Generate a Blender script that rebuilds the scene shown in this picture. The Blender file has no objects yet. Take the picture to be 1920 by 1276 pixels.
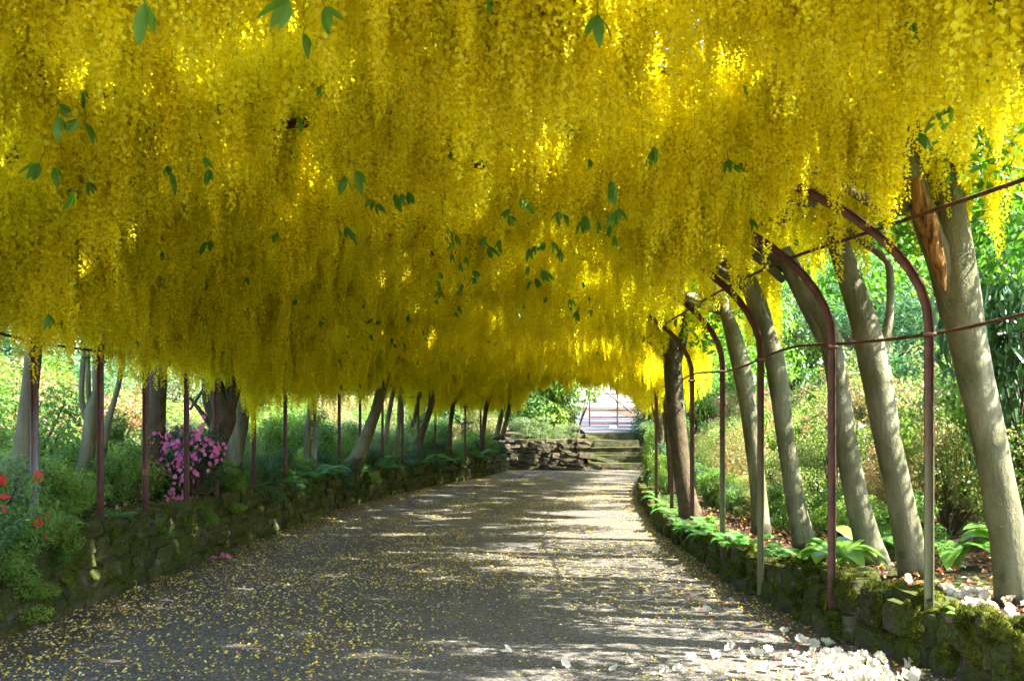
import bpy, math, random
import numpy as np
from mathutils import Vector, Euler, Matrix

R = math.radians
rng = np.random.default_rng(7)
random.seed(7)
scene = bpy.context.scene
COL = scene.collection

# ------------------------------------------------------------------ camera
CAM_Z, FPX, VX, HY = 1.2, 1867.0, 1015.0, 800.0     # eye height, focal length in photo pixels, centre of the straight view
cam_d = bpy.data.cameras.new('camera')
cam = bpy.data.objects.new('camera', cam_d)
COL.objects.link(cam)
cam.location = (0, 0, CAM_Z)
cam.rotation_euler = (R(90), 0, 0)
cam_d.sensor_width = 36
cam_d.lens = 36 * FPX / 1920
cam_d.shift_x = (960 - VX) / 1920
cam_d.shift_y = (HY - 638) / 1920
cam_d.clip_end = 600
cam_d.dof.use_dof = True
cam_d.dof.focus_distance = 7.0
cam_d.dof.aperture_fstop = 7.0
scene.camera = cam

# ------------------------------------------------------------------ sky, sun, exposure
SUN_EL, SUN_ROT = 48.0, 104.0
w = bpy.data.worlds.new('World')
scene.world = w
w.use_nodes = True
nt = w.node_tree
bg = nt.nodes['Background']
sky = nt.nodes.new('ShaderNodeTexSky')
sky.sky_type = 'NISHITA'
sky.sun_disc = False
sky.sun_elevation = R(SUN_EL)
sky.sun_rotation = R(SUN_ROT)
nt.links.new(sky.outputs[0], bg.inputs[0])
bg.inputs[1].default_value = 0.15
sd = bpy.data.lights.new('sun', 'SUN')
sun = bpy.data.objects.new('sun', sd)
COL.objects.link(sun)
sd.energy = 4.6
sd.angle = R(0.6)
sd.color = (1.0, 0.95, 0.86)
to_sun = Vector((math.sin(R(SUN_ROT)) * math.cos(R(SUN_EL)), math.cos(R(SUN_ROT)) * math.cos(R(SUN_EL)), math.sin(R(SUN_EL))))
sun.rotation_euler = to_sun.to_track_quat('Z', 'Y').to_euler()
sun.location = (8, -6, 11)
scene.view_settings.view_transform = 'Standard'
scene.view_settings.look = 'None'
scene.view_settings.exposure = 3.05
scene.view_settings.gamma = 1.0
scene.render.engine = 'CYCLES'
cy = scene.cycles
cy.use_adaptive_sampling = True
cy.adaptive_threshold = 0.025
cy.adaptive_min_samples = 16
cy.max_bounces = 7
cy.diffuse_bounces = 4
cy.glossy_bounces = 2
cy.transmission_bounces = 6
cy.transparent_max_bounces = 6
cy.sample_clamp_indirect = 6.0
cy.caustics_reflective = False
cy.caustics_refractive = False
cy.use_denoising = True
try:
    cy.denoiser = 'OPENIMAGEDENOISE'
except Exception:
    pass


# ------------------------------------------------------------------ helpers
def P(px, py, d):
    """a point of the place at depth d metres, read off the photograph"""
    return np.array(((px - VX) * d / FPX, d, CAM_Z - (py - HY) * d / FPX))


def tag(o, label=None, cat=None, group=None, kind=None):
    if label: o['label'] = label
    if cat: o['category'] = cat
    if group: o['group'] = group
    if kind: o['kind'] = kind
    return o


def link(o, parent=None):
    COL.objects.link(o)
    if parent is not None:
        o.parent = parent
    return o


def empty(name, loc=(0, 0, 0), rz=0.0):
    o = bpy.data.objects.new(name, None)
    o.empty_display_size = 0.1
    o.location = loc
    o.rotation_euler = (0, 0, rz)
    return link(o)


def mesh(name, V, F, mats, smooth=False, mat_idx=None):
    """V (n,3); F an (m,3) or (m,4) array, or a list of such arrays"""
    if not isinstance(F, (list, tuple)):
        F = [F]
    F = [np.asarray(f, dtype=np.int32) for f in F if len(f)]
    me = bpy.data.meshes.new(name)
    V = np.asarray(V, dtype=np.float32)
    me.vertices.add(len(V))
    me.vertices.foreach_set('co', V.ravel())
    loops = np.concatenate([f.ravel() for f in F])
    sizes = np.concatenate([np.full(len(f), f.shape[1], dtype=np.int32) for f in F])
    starts = np.concatenate(([0], np.cumsum(sizes)[:-1])).astype(np.int32)
    me.loops.add(len(loops))
    me.loops.foreach_set('vertex_index', loops)
    me.polygons.add(len(sizes))
    me.polygons.foreach_set('loop_start', starts)
    me.polygons.foreach_set('loop_total', sizes)
    if mat_idx is not None:
        me.polygons.foreach_set('material_index', np.asarray(mat_idx, dtype=np.int32))
    me.polygons.foreach_set('use_smooth', np.full(len(sizes), smooth))
    for m in (mats if isinstance(mats, (list, tuple)) else [mats]):
        me.materials.append(m)
    me.update(calc_edges=True)
    return me


def obj(name, me, parent=None, loc=(0, 0, 0), rot=(0, 0, 0), scale=(1, 1, 1)):
    o = bpy.data.objects.new(name, me)
    o.location = loc
    o.rotation_euler = rot
    o.scale = scale
    return link(o, parent)


class MB:
    """collects pieces of ONE mesh"""
    def __init__(self):
        self.V, self.T, self.Q, self.n = [], [], [], 0
    def add(self, V, F):
        F = np.asarray(F)
        (self.T if F.shape[1] == 3 else self.Q).append(F + self.n)
        self.V.append(np.asarray(V, dtype=float))
        self.n += len(V)
    def mesh(self, name, mat, smooth=False):
        fs = []
        if self.T: fs.append(np.concatenate(self.T))
        if self.Q: fs.append(np.concatenate(self.Q))
        return mesh(name, np.concatenate(self.V), fs, mat, smooth)


def _hash(ix, iy, iz, seed):
    h = (ix * 374761393 + iy * 668265263 + iz * 2147483647 + seed * 974634777) & 0xFFFFFFFF
    h = ((h ^ (h >> 13)) * 1274126177) & 0xFFFFFFFF
    return ((h ^ (h >> 16)) & 0xFFFF) / 65535.0


def vnoise(p, seed=0):
    """value noise -1..1 for (n,3) points"""
    p = np.asarray(p, dtype=float)
    i = np.floor(p).astype(np.int64)
    f = p - i
    f = f * f * (3 - 2 * f)
    r = 0
    for dx in (0, 1):
        for dy in (0, 1):
            for dz in (0, 1):
                wgt = (f[:, 0] if dx else 1 - f[:, 0]) * (f[:, 1] if dy else 1 - f[:, 1]) * (f[:, 2] if dz else 1 - f[:, 2])
                r = r + wgt * _hash(i[:, 0] + dx, i[:, 1] + dy, i[:, 2] + dz, seed)
    return r * 2 - 1


def catmull(pts, n):
    pts = np.asarray(pts, dtype=float)
    k = len(pts)
    ext = np.vstack([2 * pts[0] - pts[1], pts, 2 * pts[-1] - pts[-2]])
    t = np.linspace(0, k - 1 - 1e-6, n)
    i = t.astype(int)
    f = (t - i)[:, None]
    a, b, c, d = ext[i], ext[i + 1], ext[i + 2], ext[i + 3]
    return 0.5 * (2 * b + (c - a) * f + (2 * a - 5 * b + 4 * c - d) * f ** 2 + (3 * b - a - 3 * c + d) * f ** 3)


def tube(pts, rad, seg=10, n=None, lump=0.0, seed=0, flare=0.0):
    pts = np.asarray(pts, dtype=float)
    rad = np.asarray(rad, dtype=float)
    if n:
        full = catmull(np.column_stack([pts, rad]), n)
        pts, rad = full[:, :3], full[:, 3]
    m = len(pts)
    tan = np.gradient(pts, axis=0)
    tan /= np.linalg.norm(tan, axis=1)[:, None] + 1e-9
    up = np.array((0.0, 1.0, 0.02)) if abs(tan[:, 1]).mean() < 0.8 else np.array((1.0, 0, 0.02))
    a = np.cross(tan, up)
    a /= np.linalg.norm(a, axis=1)[:, None] + 1e-9
    b = np.cross(tan, a)
    th = np.linspace(0, 2 * math.pi, seg, endpoint=False)
    rr = rad[:, None] * np.ones(seg)
    if flare:
        h = np.linspace(0, 1, m)[:, None]
        rr = rr * (1 + flare * np.exp(-h * 14) * (1 + 0.45 * np.sin(3 * th + seed)))
    V = pts[:, None, :] + rr[..., None] * (np.cos(th)[None, :, None] * a[:, None, :] + np.sin(th)[None, :, None] * b[:, None, :])
    V = V.reshape(-1, 3)
    if lump:
        nn = vnoise(V * 6, seed) + 0.6 * vnoise(V * 15, seed + 3)
        out = V - np.repeat(pts, seg, axis=0)
        V = V + out * (nn * lump)[:, None]
    q = []
    ii = np.arange(m - 1)[:, None] * seg
    jj = np.arange(seg)[None, :]
    j2 = (jj + 1) % seg
    F = np.stack([ii + jj, ii + j2, ii + seg + j2, ii + seg + jj], axis=-1).reshape(-1, 4)
    # closing caps as small quads fans would be hidden: taper the ends instead
    return V, F


def box(c, s):
    c, s = np.asarray(c, float), np.asarray(s, float) / 2
    V = np.array([[x, y, z] for x in (-1, 1) for y in (-1, 1) for z in (-1, 1)], float) * s + c
    F = np.array([[0, 1, 3, 2], [4, 6, 7, 5], [0, 4, 5, 1], [2, 3, 7, 6], [0, 2, 6, 4], [1, 5, 7, 3]])
    return V, F


def sweep(pts, prof, side):
    """prof (k,2) outline swept along pts; `side` is the sideways axis of the outline"""
    pts = np.asarray(pts, float)
    m, k = len(pts), len(prof)
    tan = np.gradient(pts, axis=0)
    tan /= np.linalg.norm(tan, axis=1)[:, None]
    s = np.tile(np.asarray(side, float), (m, 1))
    nrm = np.cross(tan, s)
    nrm /= np.linalg.norm(nrm, axis=1)[:, None]
    V = (pts[:, None] + prof[None, :, 0, None] * s[:, None] + prof[None, :, 1, None] * nrm[:, None]).reshape(-1, 3)
    ii = np.arange(m - 1)[:, None] * k
    jj = np.arange(k)[None, :]
    F = np.stack([ii + jj, ii + (jj + 1) % k, ii + k + (jj + 1) % k, ii + k + jj], -1).reshape(-1, 4)
    return V, F


# ------------------------------------------------------------------ materials
def new_mat(name):
    m = bpy.data.materials.new(name)
    m.use_nodes = True
    t = m.node_tree
    for n in list(t.nodes):
        t.nodes.remove(n)
    out = t.nodes.new('ShaderNodeOutputMaterial')
    return m, t, out


def N(t, kind, **kw):
    n = t.nodes.new(kind)
    for k, v in kw.items():
        if k.startswith('in_'):
            key = k[3:]
            n.inputs[int(key) if key.isdigit() else key].default_value = v
        else:
            setattr(n, k, v)
    return n


def ramp(t, fac, stops, interp='LINEAR'):
    n = t.nodes.new('ShaderNodeValToRGB')
    n.color_ramp.interpolation = interp
    el = n.color_ramp.elements
    while len(el) < len(stops):
        el.new(0.5)
    for e, (p, c) in zip(el, stops):
        e.position = p
        e.color = (*c, 1) if len(c) == 3 else c
    t.links.new(fac, n.inputs[0])
    return n.outputs[0]


def mixc(t, fac, a, b):
    n = t.nodes.new('ShaderNodeMix')
    n.data_type = 'RGBA'
    for s, v in ((0, fac), (6, a), (7, b)):
        if hasattr(v, 'is_linked'):
            t.links.new(v, n.inputs[s])
        else:
            n.inputs[s].default_value = v if s == 0 else ((*v, 1) if len(v) == 3 else v)
    return n.outputs[2]


def leaf_mat(name, cols, trans=0.45, rough=0.45, spec=0.3, scale=3.0, tcol=None, vary=0.45):
    """thin translucent leaf or petal: colour varies from piece to piece and over the plant"""
    m, t, out = new_mat(name)
    tc = N(t, 'ShaderNodeTexCoord')
    no = N(t, 'ShaderNodeTexNoise', in_Scale=scale, in_Detail=3.0)
    t.links.new(tc.outputs['Object'], no.inputs['Vector'])
    oi = N(t, 'ShaderNodeObjectInfo')
    geo = N(t, 'ShaderNodeNewGeometry')
    a = N(t, 'ShaderNodeMath', operation='MULTIPLY_ADD', in_1=vary, in_2=-vary / 2)
    t.links.new(geo.outputs['Random Per Island'], a.inputs[0])
    b = N(t, 'ShaderNodeMath', operation='MULTIPLY_ADD', in_1=0.25, in_2=-0.12)
    t.links.new(oi.outputs['Random'], b.inputs[0])
    c = N(t, 'ShaderNodeMath', operation='ADD')
    t.links.new(a.outputs[0], c.inputs[0]); t.links.new(b.outputs[0], c.inputs[1])
    d = N(t, 'ShaderNodeMath', operation='ADD')
    t.links.new(c.outputs[0], d.inputs[0]); t.links.new(no.outputs['Fac'], d.inputs[1])
    k = len(cols)
    col = ramp(t, d.outputs[0], [(0.25 + 0.5 * i / max(1, k - 1), cc) for i, cc in enumerate(cols)])
    pr = N(t, 'ShaderNodeBsdfPrincipled')
    pr.inputs['Roughness'].default_value = rough
    pr.inputs['Specular IOR Level'].default_value = spec
    t.links.new(col, pr.inputs['Base Color'])
    tr = N(t, 'ShaderNodeBsdfTranslucent')
    if tcol:
        mx = N(t, 'ShaderNodeMix', data_type='RGBA', blend_type='MULTIPLY')
        mx.inputs[0].default_value = 1.0
        t.links.new(col, mx.inputs[6]); mx.inputs[7].default_value = (*tcol, 1)
        t.links.new(mx.outputs[2], tr.inputs[0])
    else:
        t.links.new(col, tr.inputs[0])
    ms = N(t, 'ShaderNodeMixShader')
    ms.inputs[0].default_value = trans
    t.links.new(pr.outputs[0], ms.inputs[1]); t.links.new(tr.outputs[0], ms.inputs[2])
    t.links.new(ms.outputs[0], out.inputs[0])
    return m


def solid_mat(name, build, rough=0.8, spec=0.25, bump=None):
    """build(t, coord) -> colour socket; bump(t, coord) -> (height socket, strength, distance)"""
    m, t, out = new_mat(name)
    tc = N(t, 'ShaderNodeTexCoord')
    pr = N(t, 'ShaderNodeBsdfPrincipled')
    pr.inputs['Roughness'].default_value = rough
    pr.inputs['Specular IOR Level'].default_value = spec
    c = build(t, tc)
    if hasattr(c, 'is_linked'):
        t.links.new(c, pr.inputs['Base Color'])
    else:
        pr.inputs['Base Color'].default_value = (*c, 1)
    if bump:
        h, st, dist = bump(t, tc)
        bn = N(t, 'ShaderNodeBump', in_Strength=st, in_Distance=dist)
        t.links.new(h, bn.inputs['Height'])
        t.links.new(bn.outputs[0], pr.inputs['Normal'])
    t.links.new(pr.outputs[0], out.inputs[0])
    return m


def noise(t, vec, scale, detail=4.0, rough=0.55):
    n = N(t, 'ShaderNodeTexNoise', in_Scale=scale, in_Detail=detail, in_Roughness=rough)
    t.links.new(vec, n.inputs['Vector'])
    return n.outputs['Fac']


def world_pos(t):
    return N(t, 'ShaderNodeNewGeometry').outputs['Position']


M = {}
M['petal'] = leaf_mat('yellow petal', [(0.84, 0.71, 0.003), (0.95, 0.85, 0.006), (0.97, 0.94, 0.06)], trans=0.54, rough=0.6, spec=0.2, scale=2.0, vary=0.7)
M['stalk'] = leaf_mat('raceme stalk', [(0.42, 0.40, 0.03), (0.55, 0.50, 0.04)], trans=0.4)
M['lab_leaf'] = leaf_mat('laburnum leaf', [(0.06, 0.15, 0.025), (0.10, 0.23, 0.035), (0.17, 0.33, 0.045)], trans=0.5, tcol=(1.3, 1.5, 0.6))
M['leaf_mid'] = leaf_mat('mid green leaf', [(0.055, 0.125, 0.022), (0.10, 0.20, 0.038), (0.17, 0.29, 0.06)], trans=0.4, tcol=(1.2, 1.3, 0.6))
M['leaf_dark'] = leaf_mat('dark green leaf', [(0.026, 0.072, 0.023), (0.052, 0.130, 0.039), (0.104, 0.208, 0.065)], trans=0.3, rough=0.35, spec=0.5)
M['leaf_bright'] = leaf_mat('bright green leaf', [(0.12, 0.21, 0.032), (0.20, 0.32, 0.055), (0.30, 0.43, 0.10)], trans=0.5, tcol=(1.2, 1.2, 0.6))
M['leaf_blue'] = leaf_mat('bluish green leaf', [(0.06, 0.165, 0.055), (0.12, 0.25, 0.085), (0.20, 0.35, 0.135)], trans=0.45)
M['leaf_red'] = leaf_mat('red tinged azalea leaf', [(0.13, 0.20, 0.04), (0.22, 0.28, 0.06), (0.38, 0.30, 0.11), (0.54, 0.23, 0.13)], trans=0.45, scale=5.0, rough=0.3, spec=0.6)
M['leaf_gold'] = leaf_mat('golden green azalea leaf', [(0.11, 0.20, 0.03), (0.19, 0.30, 0.045), (0.31, 0.39, 0.085), (0.54, 0.42, 0.18)], trans=0.5, scale=5.0, rough=0.3, spec=0.6)
M['leaf_pale'] = leaf_mat('pale edged leaf', [(0.10, 0.18, 0.055), (0.20, 0.28, 0.10), (0.32, 0.38, 0.17)], trans=0.4, scale=5.0)
M['fern'] = leaf_mat('fern green', [(0.060, 0.190, 0.030), (0.100, 0.270, 0.050), (0.150, 0.330, 0.070)], trans=0.5)
M['hosta'] = leaf_mat('fresh broad leaf', [(0.12, 0.28, 0.04), (0.18, 0.36, 0.05), (0.28, 0.42, 0.06)], trans=0.5, rough=0.35, spec=0.4)
M['hosta_blue'] = leaf_mat('blue green broad leaf', [(0.06, 0.18, 0.11), (0.09, 0.25, 0.15), (0.13, 0.30, 0.14)], trans=0.35, rough=0.5)
M['magenta'] = leaf_mat('magenta petal', [(0.66, 0.09, 0.32), (0.82, 0.18, 0.45), (0.88, 0.34, 0.58)], trans=0.4, rough=0.6, spec=0.1)
M['pink'] = leaf_mat('pink petal', [(0.70, 0.14, 0.25), (0.80, 0.22, 0.35)], trans=0.4, rough=0.6, spec=0.1)
M['red'] = leaf_mat('red petal', [(0.65, 0.04, 0.03), (0.75, 0.08, 0.06)], trans=0.4, rough=0.6, spec=0.1)
M['white_petal'] = leaf_mat('white petal', [(0.50, 0.46, 0.34), (0.60, 0.57, 0.46)], trans=0.35, rough=0.7, spec=0.1, scale=9)
M['litter_yellow'] = leaf_mat('fallen yellow petal', [(0.62, 0.45, 0.03), (0.72, 0.55, 0.06), (0.74, 0.64, 0.22)], trans=0.15, rough=0.8, spec=0.1)
M['litter_pale'] = leaf_mat('dry pale petal', [(0.50, 0.44, 0.24), (0.62, 0.58, 0.40)], trans=0.15, rough=0.8, spec=0.1)
M['litter_brown'] = leaf_mat('brown dead leaf', [(0.16, 0.06, 0.025), (0.34, 0.12, 0.04), (0.46, 0.22, 0.08), (0.5, 0.34, 0.2)], trans=0.1, rough=0.7, spec=0.15)
M['litter_red'] = leaf_mat('fallen pink petal', [(0.55, 0.10, 0.10), (0.62, 0.20, 0.18)], trans=0.15, rough=0.8, spec=0.1)


def bark_col(t, tc):
    p = tc.outputs['Object']
    mp = N(t, 'ShaderNodeMapping', in_Scale=(1, 1, 0.25))
    t.links.new(p, mp.inputs[0])
    a = noise(t, mp.outputs[0], 9, 6)
    base = ramp(t, a, [(0.3, (0.075, 0.07, 0.033)), (0.5, (0.145, 0.137, 0.072)), (0.7, (0.22, 0.21, 0.13))])
    mp2 = N(t, 'ShaderNodeMapping', in_Scale=(1, 1, 2.6))
    t.links.new(p, mp2.inputs[0])
    lent = noise(t, mp2.outputs[0], 34, 2)
    lf = ramp(t, lent, [(0.66, (0, 0, 0)), (0.72, (1, 1, 1))])
    c = mixc(t, lf, base, (0.25, 0.23, 0.16))
    g = noise(t, p, 2.6, 4)
    gf = ramp(t, g, [(0.48, (0, 0, 0)), (0.68, (0.75, 0.75, 0.75))])
    c = mixc(t, gf, c, (0.065, 0.072, 0.02))
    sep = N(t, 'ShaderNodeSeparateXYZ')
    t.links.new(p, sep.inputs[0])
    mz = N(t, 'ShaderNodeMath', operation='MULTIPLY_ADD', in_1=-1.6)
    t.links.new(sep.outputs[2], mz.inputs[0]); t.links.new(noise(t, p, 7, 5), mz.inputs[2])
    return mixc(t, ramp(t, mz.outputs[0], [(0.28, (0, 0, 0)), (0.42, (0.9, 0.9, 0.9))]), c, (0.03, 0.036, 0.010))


def bark_bump(t, tc):
    mp = N(t, 'ShaderNodeMapping', in_Scale=(1, 1, 0.5))
    t.links.new(tc.outputs['Object'], mp.inputs[0])
    return noise(t, mp.outputs[0], 32, 8, 0.65), 0.8, 0.02


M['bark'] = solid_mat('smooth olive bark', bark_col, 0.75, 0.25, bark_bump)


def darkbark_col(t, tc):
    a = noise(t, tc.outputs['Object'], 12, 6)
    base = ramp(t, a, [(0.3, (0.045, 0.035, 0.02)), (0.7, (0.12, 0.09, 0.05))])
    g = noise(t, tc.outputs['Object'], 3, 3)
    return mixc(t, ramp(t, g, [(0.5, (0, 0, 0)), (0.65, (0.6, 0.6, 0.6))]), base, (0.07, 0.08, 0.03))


M['dark_bark'] = solid_mat('dark brown bark', darkbark_col, 0.85, 0.2, bark_bump)


def rot_col(t, tc):
    mp = N(t, 'ShaderNodeMapping', in_Scale=(6, 6, 0.8))
    t.links.new(tc.outputs['Object'], mp.inputs[0])
    return ramp(t, noise(t, mp.outputs[0], 8, 6), [(0.35, (0.05, 0.025, 0.01)), (0.5, (0.22, 0.11, 0.035)), (0.7, (0.38, 0.22, 0.08))])


M['rotten'] = solid_mat('bare rotten wood', rot_col, 0.9, 0.1, bark_bump)


def rust(kind):
    def f(t, tc):
        p = tc.outputs['Object']
        c = ramp(t, noise(t, p, 14, 6), [(0.3, (0.06, 0.024, 0.016)), (0.55, (0.105, 0.042, 0.027)), (0.75, (0.16, 0.07, 0.04))])
        sep = N(t, 'ShaderNodeSeparateXYZ')
        t.links.new(p, sep.inputs[0])
        if kind == 'rust':
            return c
        nz = N(t, 'ShaderNodeMath', operation='MULTIPLY_ADD', in_1=1.1)
        t.links.new(noise(t, p, 4, 5), nz.inputs[0]); t.links.new(sep.outputs[2], nz.inputs[2])
        if kind == 'algae':
            f2 = ramp(t, nz.outputs[0], [(0.0, (0.95, 0.95, 0.95)), (0.9, (0.85, 0.85, 0.85)), (1.0, (0, 0, 0))])
            n2 = N(t, 'ShaderNodeMath', operation='MULTIPLY', in_1=0.56)
            t.links.new(nz.outputs[0], n2.inputs[0])
            f2 = ramp(t, n2.outputs[0], [(0.5, (0.85, 0.85, 0.85)), (0.98, (0, 0, 0))])
            return mixc(t, f2, c, (0.15, 0.155, 0.065))
        n2 = N(t, 'ShaderNodeMath', operation='MULTIPLY', in_1=0.6)
        t.links.new(nz.outputs[0], n2.inputs[0])
        f2 = ramp(t, n2.outputs[0], [(0.46, (0.8, 0.8, 0.8)), (0.86, (0, 0, 0))])
        return mixc(t, f2, c, (0.26, 0.25, 0.27))
    return f


def fine_bump(scale, st, dist):
    return lambda t, tc: (noise(t, tc.outputs['Object'], scale, 6), st, dist)


M['rust'] = solid_mat('rust brown steel', rust('rust'), 0.6, 0.35, fine_bump(60, 0.25, 0.004))
M['rust_algae'] = solid_mat('steel green with algae', rust('algae'), 0.65, 0.3, fine_bump(60, 0.25, 0.004))
M['rust_pale'] = solid_mat('steel with peeling pale paint', rust('pale'), 0.6, 0.35, fine_bump(60, 0.25, 0.004))


def path_col(t, tc):
    p = world_pos(t)
    a = ramp(t, noise(t, p, 1.1, 5), [(0.3, (0.066, 0.057, 0.041)), (0.7, (0.112, 0.098, 0.074))])
    v = N(t, 'ShaderNodeTexVoronoi', in_Scale=95.0)
    t.links.new(p, v.inputs['Vector'])
    sepc = N(t, 'ShaderNodeSeparateColor')
    t.links.new(v.outputs['Color'], sepc.inputs[0])
    g = ramp(t, sepc.outputs[0], [(0.0, (0.03, 0.027, 0.021)), (0.55, (0.088, 0.080, 0.064)), (0.9, (0.21, 0.20, 0.18)), (1.0, (0.36, 0.34, 0.31))])
    return mixc(t, 0.6, a, g)


def path_bump(t, tc):
    p = world_pos(t)
    v = N(t, 'ShaderNodeTexVoronoi', in_Scale=95.0)
    t.links.new(p, v.inputs['Vector'])
    ad = N(t, 'ShaderNodeMath', operation='MULTIPLY_ADD', in_1=-0.8)
    t.links.new(v.outputs['Distance'], ad.inputs[0]); t.links.new(noise(t, p, 20, 5), ad.inputs[2])
    return ad.outputs[0], 0.7, 0.012


M['path'] = solid_mat('compacted grey gravel', path_col, 0.75, 0.3, path_bump)
M['lane'] = solid_mat('gravel darkened for shade', lambda t, tc: ramp(t, noise(t, world_pos(t), 30, 5), [(0.3, (0.05, 0.047, 0.05)), (0.7, (0.10, 0.095, 0.10))]), 0.9, 0.2, fine_bump(60, 0.4, 0.01))  # gravel colour lowered to help the lane look shaded


def soil_col(t, tc):
    p = world_pos(t)
    a = ramp(t, noise(t, p, 14, 7), [(0.3, (0.03, 0.018, 0.01)), (0.55, (0.085, 0.05, 0.028)), (0.75, (0.15, 0.09, 0.05))])
    g = ramp(t, noise(t, p, 1.7, 5), [(0.5, (0, 0, 0)), (0.62, (0.8, 0.8, 0.8))])
    gc = ramp(t, noise(t, p, 40, 4), [(0.3, (0.03, 0.05, 0.012)), (0.7, (0.09, 0.12, 0.03))])
    return mixc(t, g, a, gc)


M['soil'] = solid_mat('leaf mould and moss', soil_col, 0.95, 0.15, lambda t, tc: (noise(t, world_pos(t), 30, 8), 0.9, 0.05))


def stone(moss):
    def f(t, tc):
        p = world_pos(t)
        oi = N(t, 'ShaderNodeObjectInfo')
        a = ramp(t, noise(t, p, 9, 7), [(0.25, (0.04, 0.034, 0.024)), (0.5, (0.09, 0.076, 0.056)), (0.75, (0.16, 0.14, 0.11))])
        tint = ramp(t, oi.outputs['Random'], [(0, (0.6, 0.58, 0.55)), (0.6, (1, 0.96, 0.88)), (1, (1.35, 1.25, 1.1))])
        mx = N(t, 'ShaderNodeMix', data_type='RGBA', blend_type='MULTIPLY')
        mx.inputs[0].default_value = 1
        t.links.new(a, mx.inputs[6]); t.links.new(tint, mx.inputs[7])
        lich = ramp(t, noise(t, p, 23, 4), [(0.62, (0, 0, 0)), (0.68, (0.7, 0.7, 0.7))])
        c = mixc(t, lich, mx.outputs[2], (0.27, 0.26, 0.22))
        geo = N(t, 'ShaderNodeNewGeometry')
        sep = N(t, 'ShaderNodeSeparateXYZ')
        t.links.new(geo.outputs['Normal'], sep.inputs[0])
        s = N(t, 'ShaderNodeMath', operation='MULTIPLY_ADD', in_1=0.16)
        t.links.new(sep.outputs[2], s.inputs[0]); t.links.new(noise(t, p, 6, 6, 0.65), s.inputs[2])
        gf = ramp(t, s.outputs[0], [(moss, (0, 0, 0)), (moss + 0.09, (0.95, 0.95, 0.95))])
        gc = ramp(t, noise(t, p, 55, 5), [(0.3, (0.02, 0.028, 0.005)), (0.5, (0.05, 0.062, 0.01)), (0.75, (0.11, 0.12, 0.02))])
        return mixc(t, gf, c, gc)
    return f


stone_bump = lambda t, tc: (noise(t, world_pos(t), 38, 8, 0.65), 0.8, 0.03)
M['stone'] = solid_mat('mossy wall stone', stone(0.40), 0.9, 0.2, stone_bump)
M['stone_bare'] = solid_mat('grey wall stone', stone(0.56), 0.88, 0.25, stone_bump)
M['stone_step'] = solid_mat('worn mossy step stone', stone(0.47), 0.88, 0.25, stone_bump)
M['joint'] = solid_mat('near-black wall backing', lambda t, tc: (0.018, 0.014, 0.009), 1.0, 0.05)  # near-black core that makes the gaps between stones read dark
M['moss'] = leaf_mat('moss', [(0.028, 0.038, 0.005), (0.062, 0.074, 0.009), (0.12, 0.125, 0.016)], trans=0.25, rough=0.9, spec=0.05, scale=9)
M['sign'] = solid_mat('white sign', lambda t, tc: (0.8, 0.8, 0.8), 0.5)
M['gate'] = solid_mat('brown gate steel', rust('rust'), 0.6, 0.35)


# ------------------------------------------------------------------ the plan of the place
YK = np.array([-6, 6, 13.65, 14.9, 15.9, 17.2, 18.4, 20.6, 22.8, 24, 27.4, 60.0])
XLK = np.array([-3.08, -3.03, -3.0, -2.92, -2.79, -2.64, -2.46, -2.09, -1.64, -1.36, -0.88, -0.88])
def XL(y): return np.interp(y, YK, XLK)
YR = np.array([-6, 2.5, 4.2, 5.0, 5.7, 6.4, 7.5, 10.7, 12, 14, 16.35, 20.2, 23.8, 27.4, 60.0])
XRK = np.array([2.6, 2.5, 2.1, 1.88, 1.68, 1.57, 1.47, 1.36, 1.40, 1.5, 1.62, 2.0, 2.5, 2.95, 2.95])
def XR(y): return np.interp(y, YR, XRK)
def HL(y): return np.interp(y, [0, 12, 24], [0.55, 0.52, 0.47])
def HR(y): return np.interp(y, [0, 4.5, 6, 7, 10, 13, 30], [0.32, 0.27, 0.30, 0.25, 0.20, 0.15, 0.15])
END_Y = 27.6


def ground_z(x, y):
    x = np.asarray(x, float); y = np.asarray(y, float)
    dl = XL(y) - x
    dr = x - XR(y)
    dl_, dr_ = np.maximum(dl, 0), np.maximum(dr, 0)
    zl = HL(y) - 0.03 + 0.05 * np.minimum(dl_, 1.2) + 0.20 * np.maximum(dl_ - 1.0, 0)
    zr = HR(y) - 0.02 + 0.04 * np.minimum(dr_, 1.0) + 0.18 * np.maximum(dr_ - 1.2, 0)
    zl, zr = np.minimum(zl, 4.5), np.minimum(zr, 4.0)
    z = np.where(dl > 0.16, zl, np.where(dr > 0.16, zr, -0.03))
    end = np.clip((y - END_Y) / 0.3, 0, 1)
    stair = (x > 1.05) & (x < 2.95)
    zend = 0.72 + 0.06 * np.maximum(y - END_Y, 0) * (np.abs(x - 2.4) > 1.3)
    zend = np.where(stair, np.clip(-0.03 + (y - END_Y - 0.1) * 0.55, -0.03, 0.98), zend)
    zend = np.where((y > 29.4) & (x > 1.3) & (x < 4.2), 1.0 + 0.03 * (y - 29.4), zend)
    zend = np.maximum(zend, np.where((dl > 0.16), zl, np.where(dr > 0.8, zr, -1)))
    zend = np.where((y > 33) & (x > 0.3) & (x < 1.0 + 0.16 * y), np.minimum(zend, 0.98 + 0.03 * (y - 29.4)), zend)
    return np.where(y > END_Y + 0.12, zend, z)


def graded(lo, hi, fine_lo, fine_hi, step, coarse):
    a = list(np.arange(lo, fine_lo, coarse)) + list(np.arange(fine_lo, fine_hi, step)) + list(np.arange(fine_hi, hi + coarse, coarse))
    return np.array(a)


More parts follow.
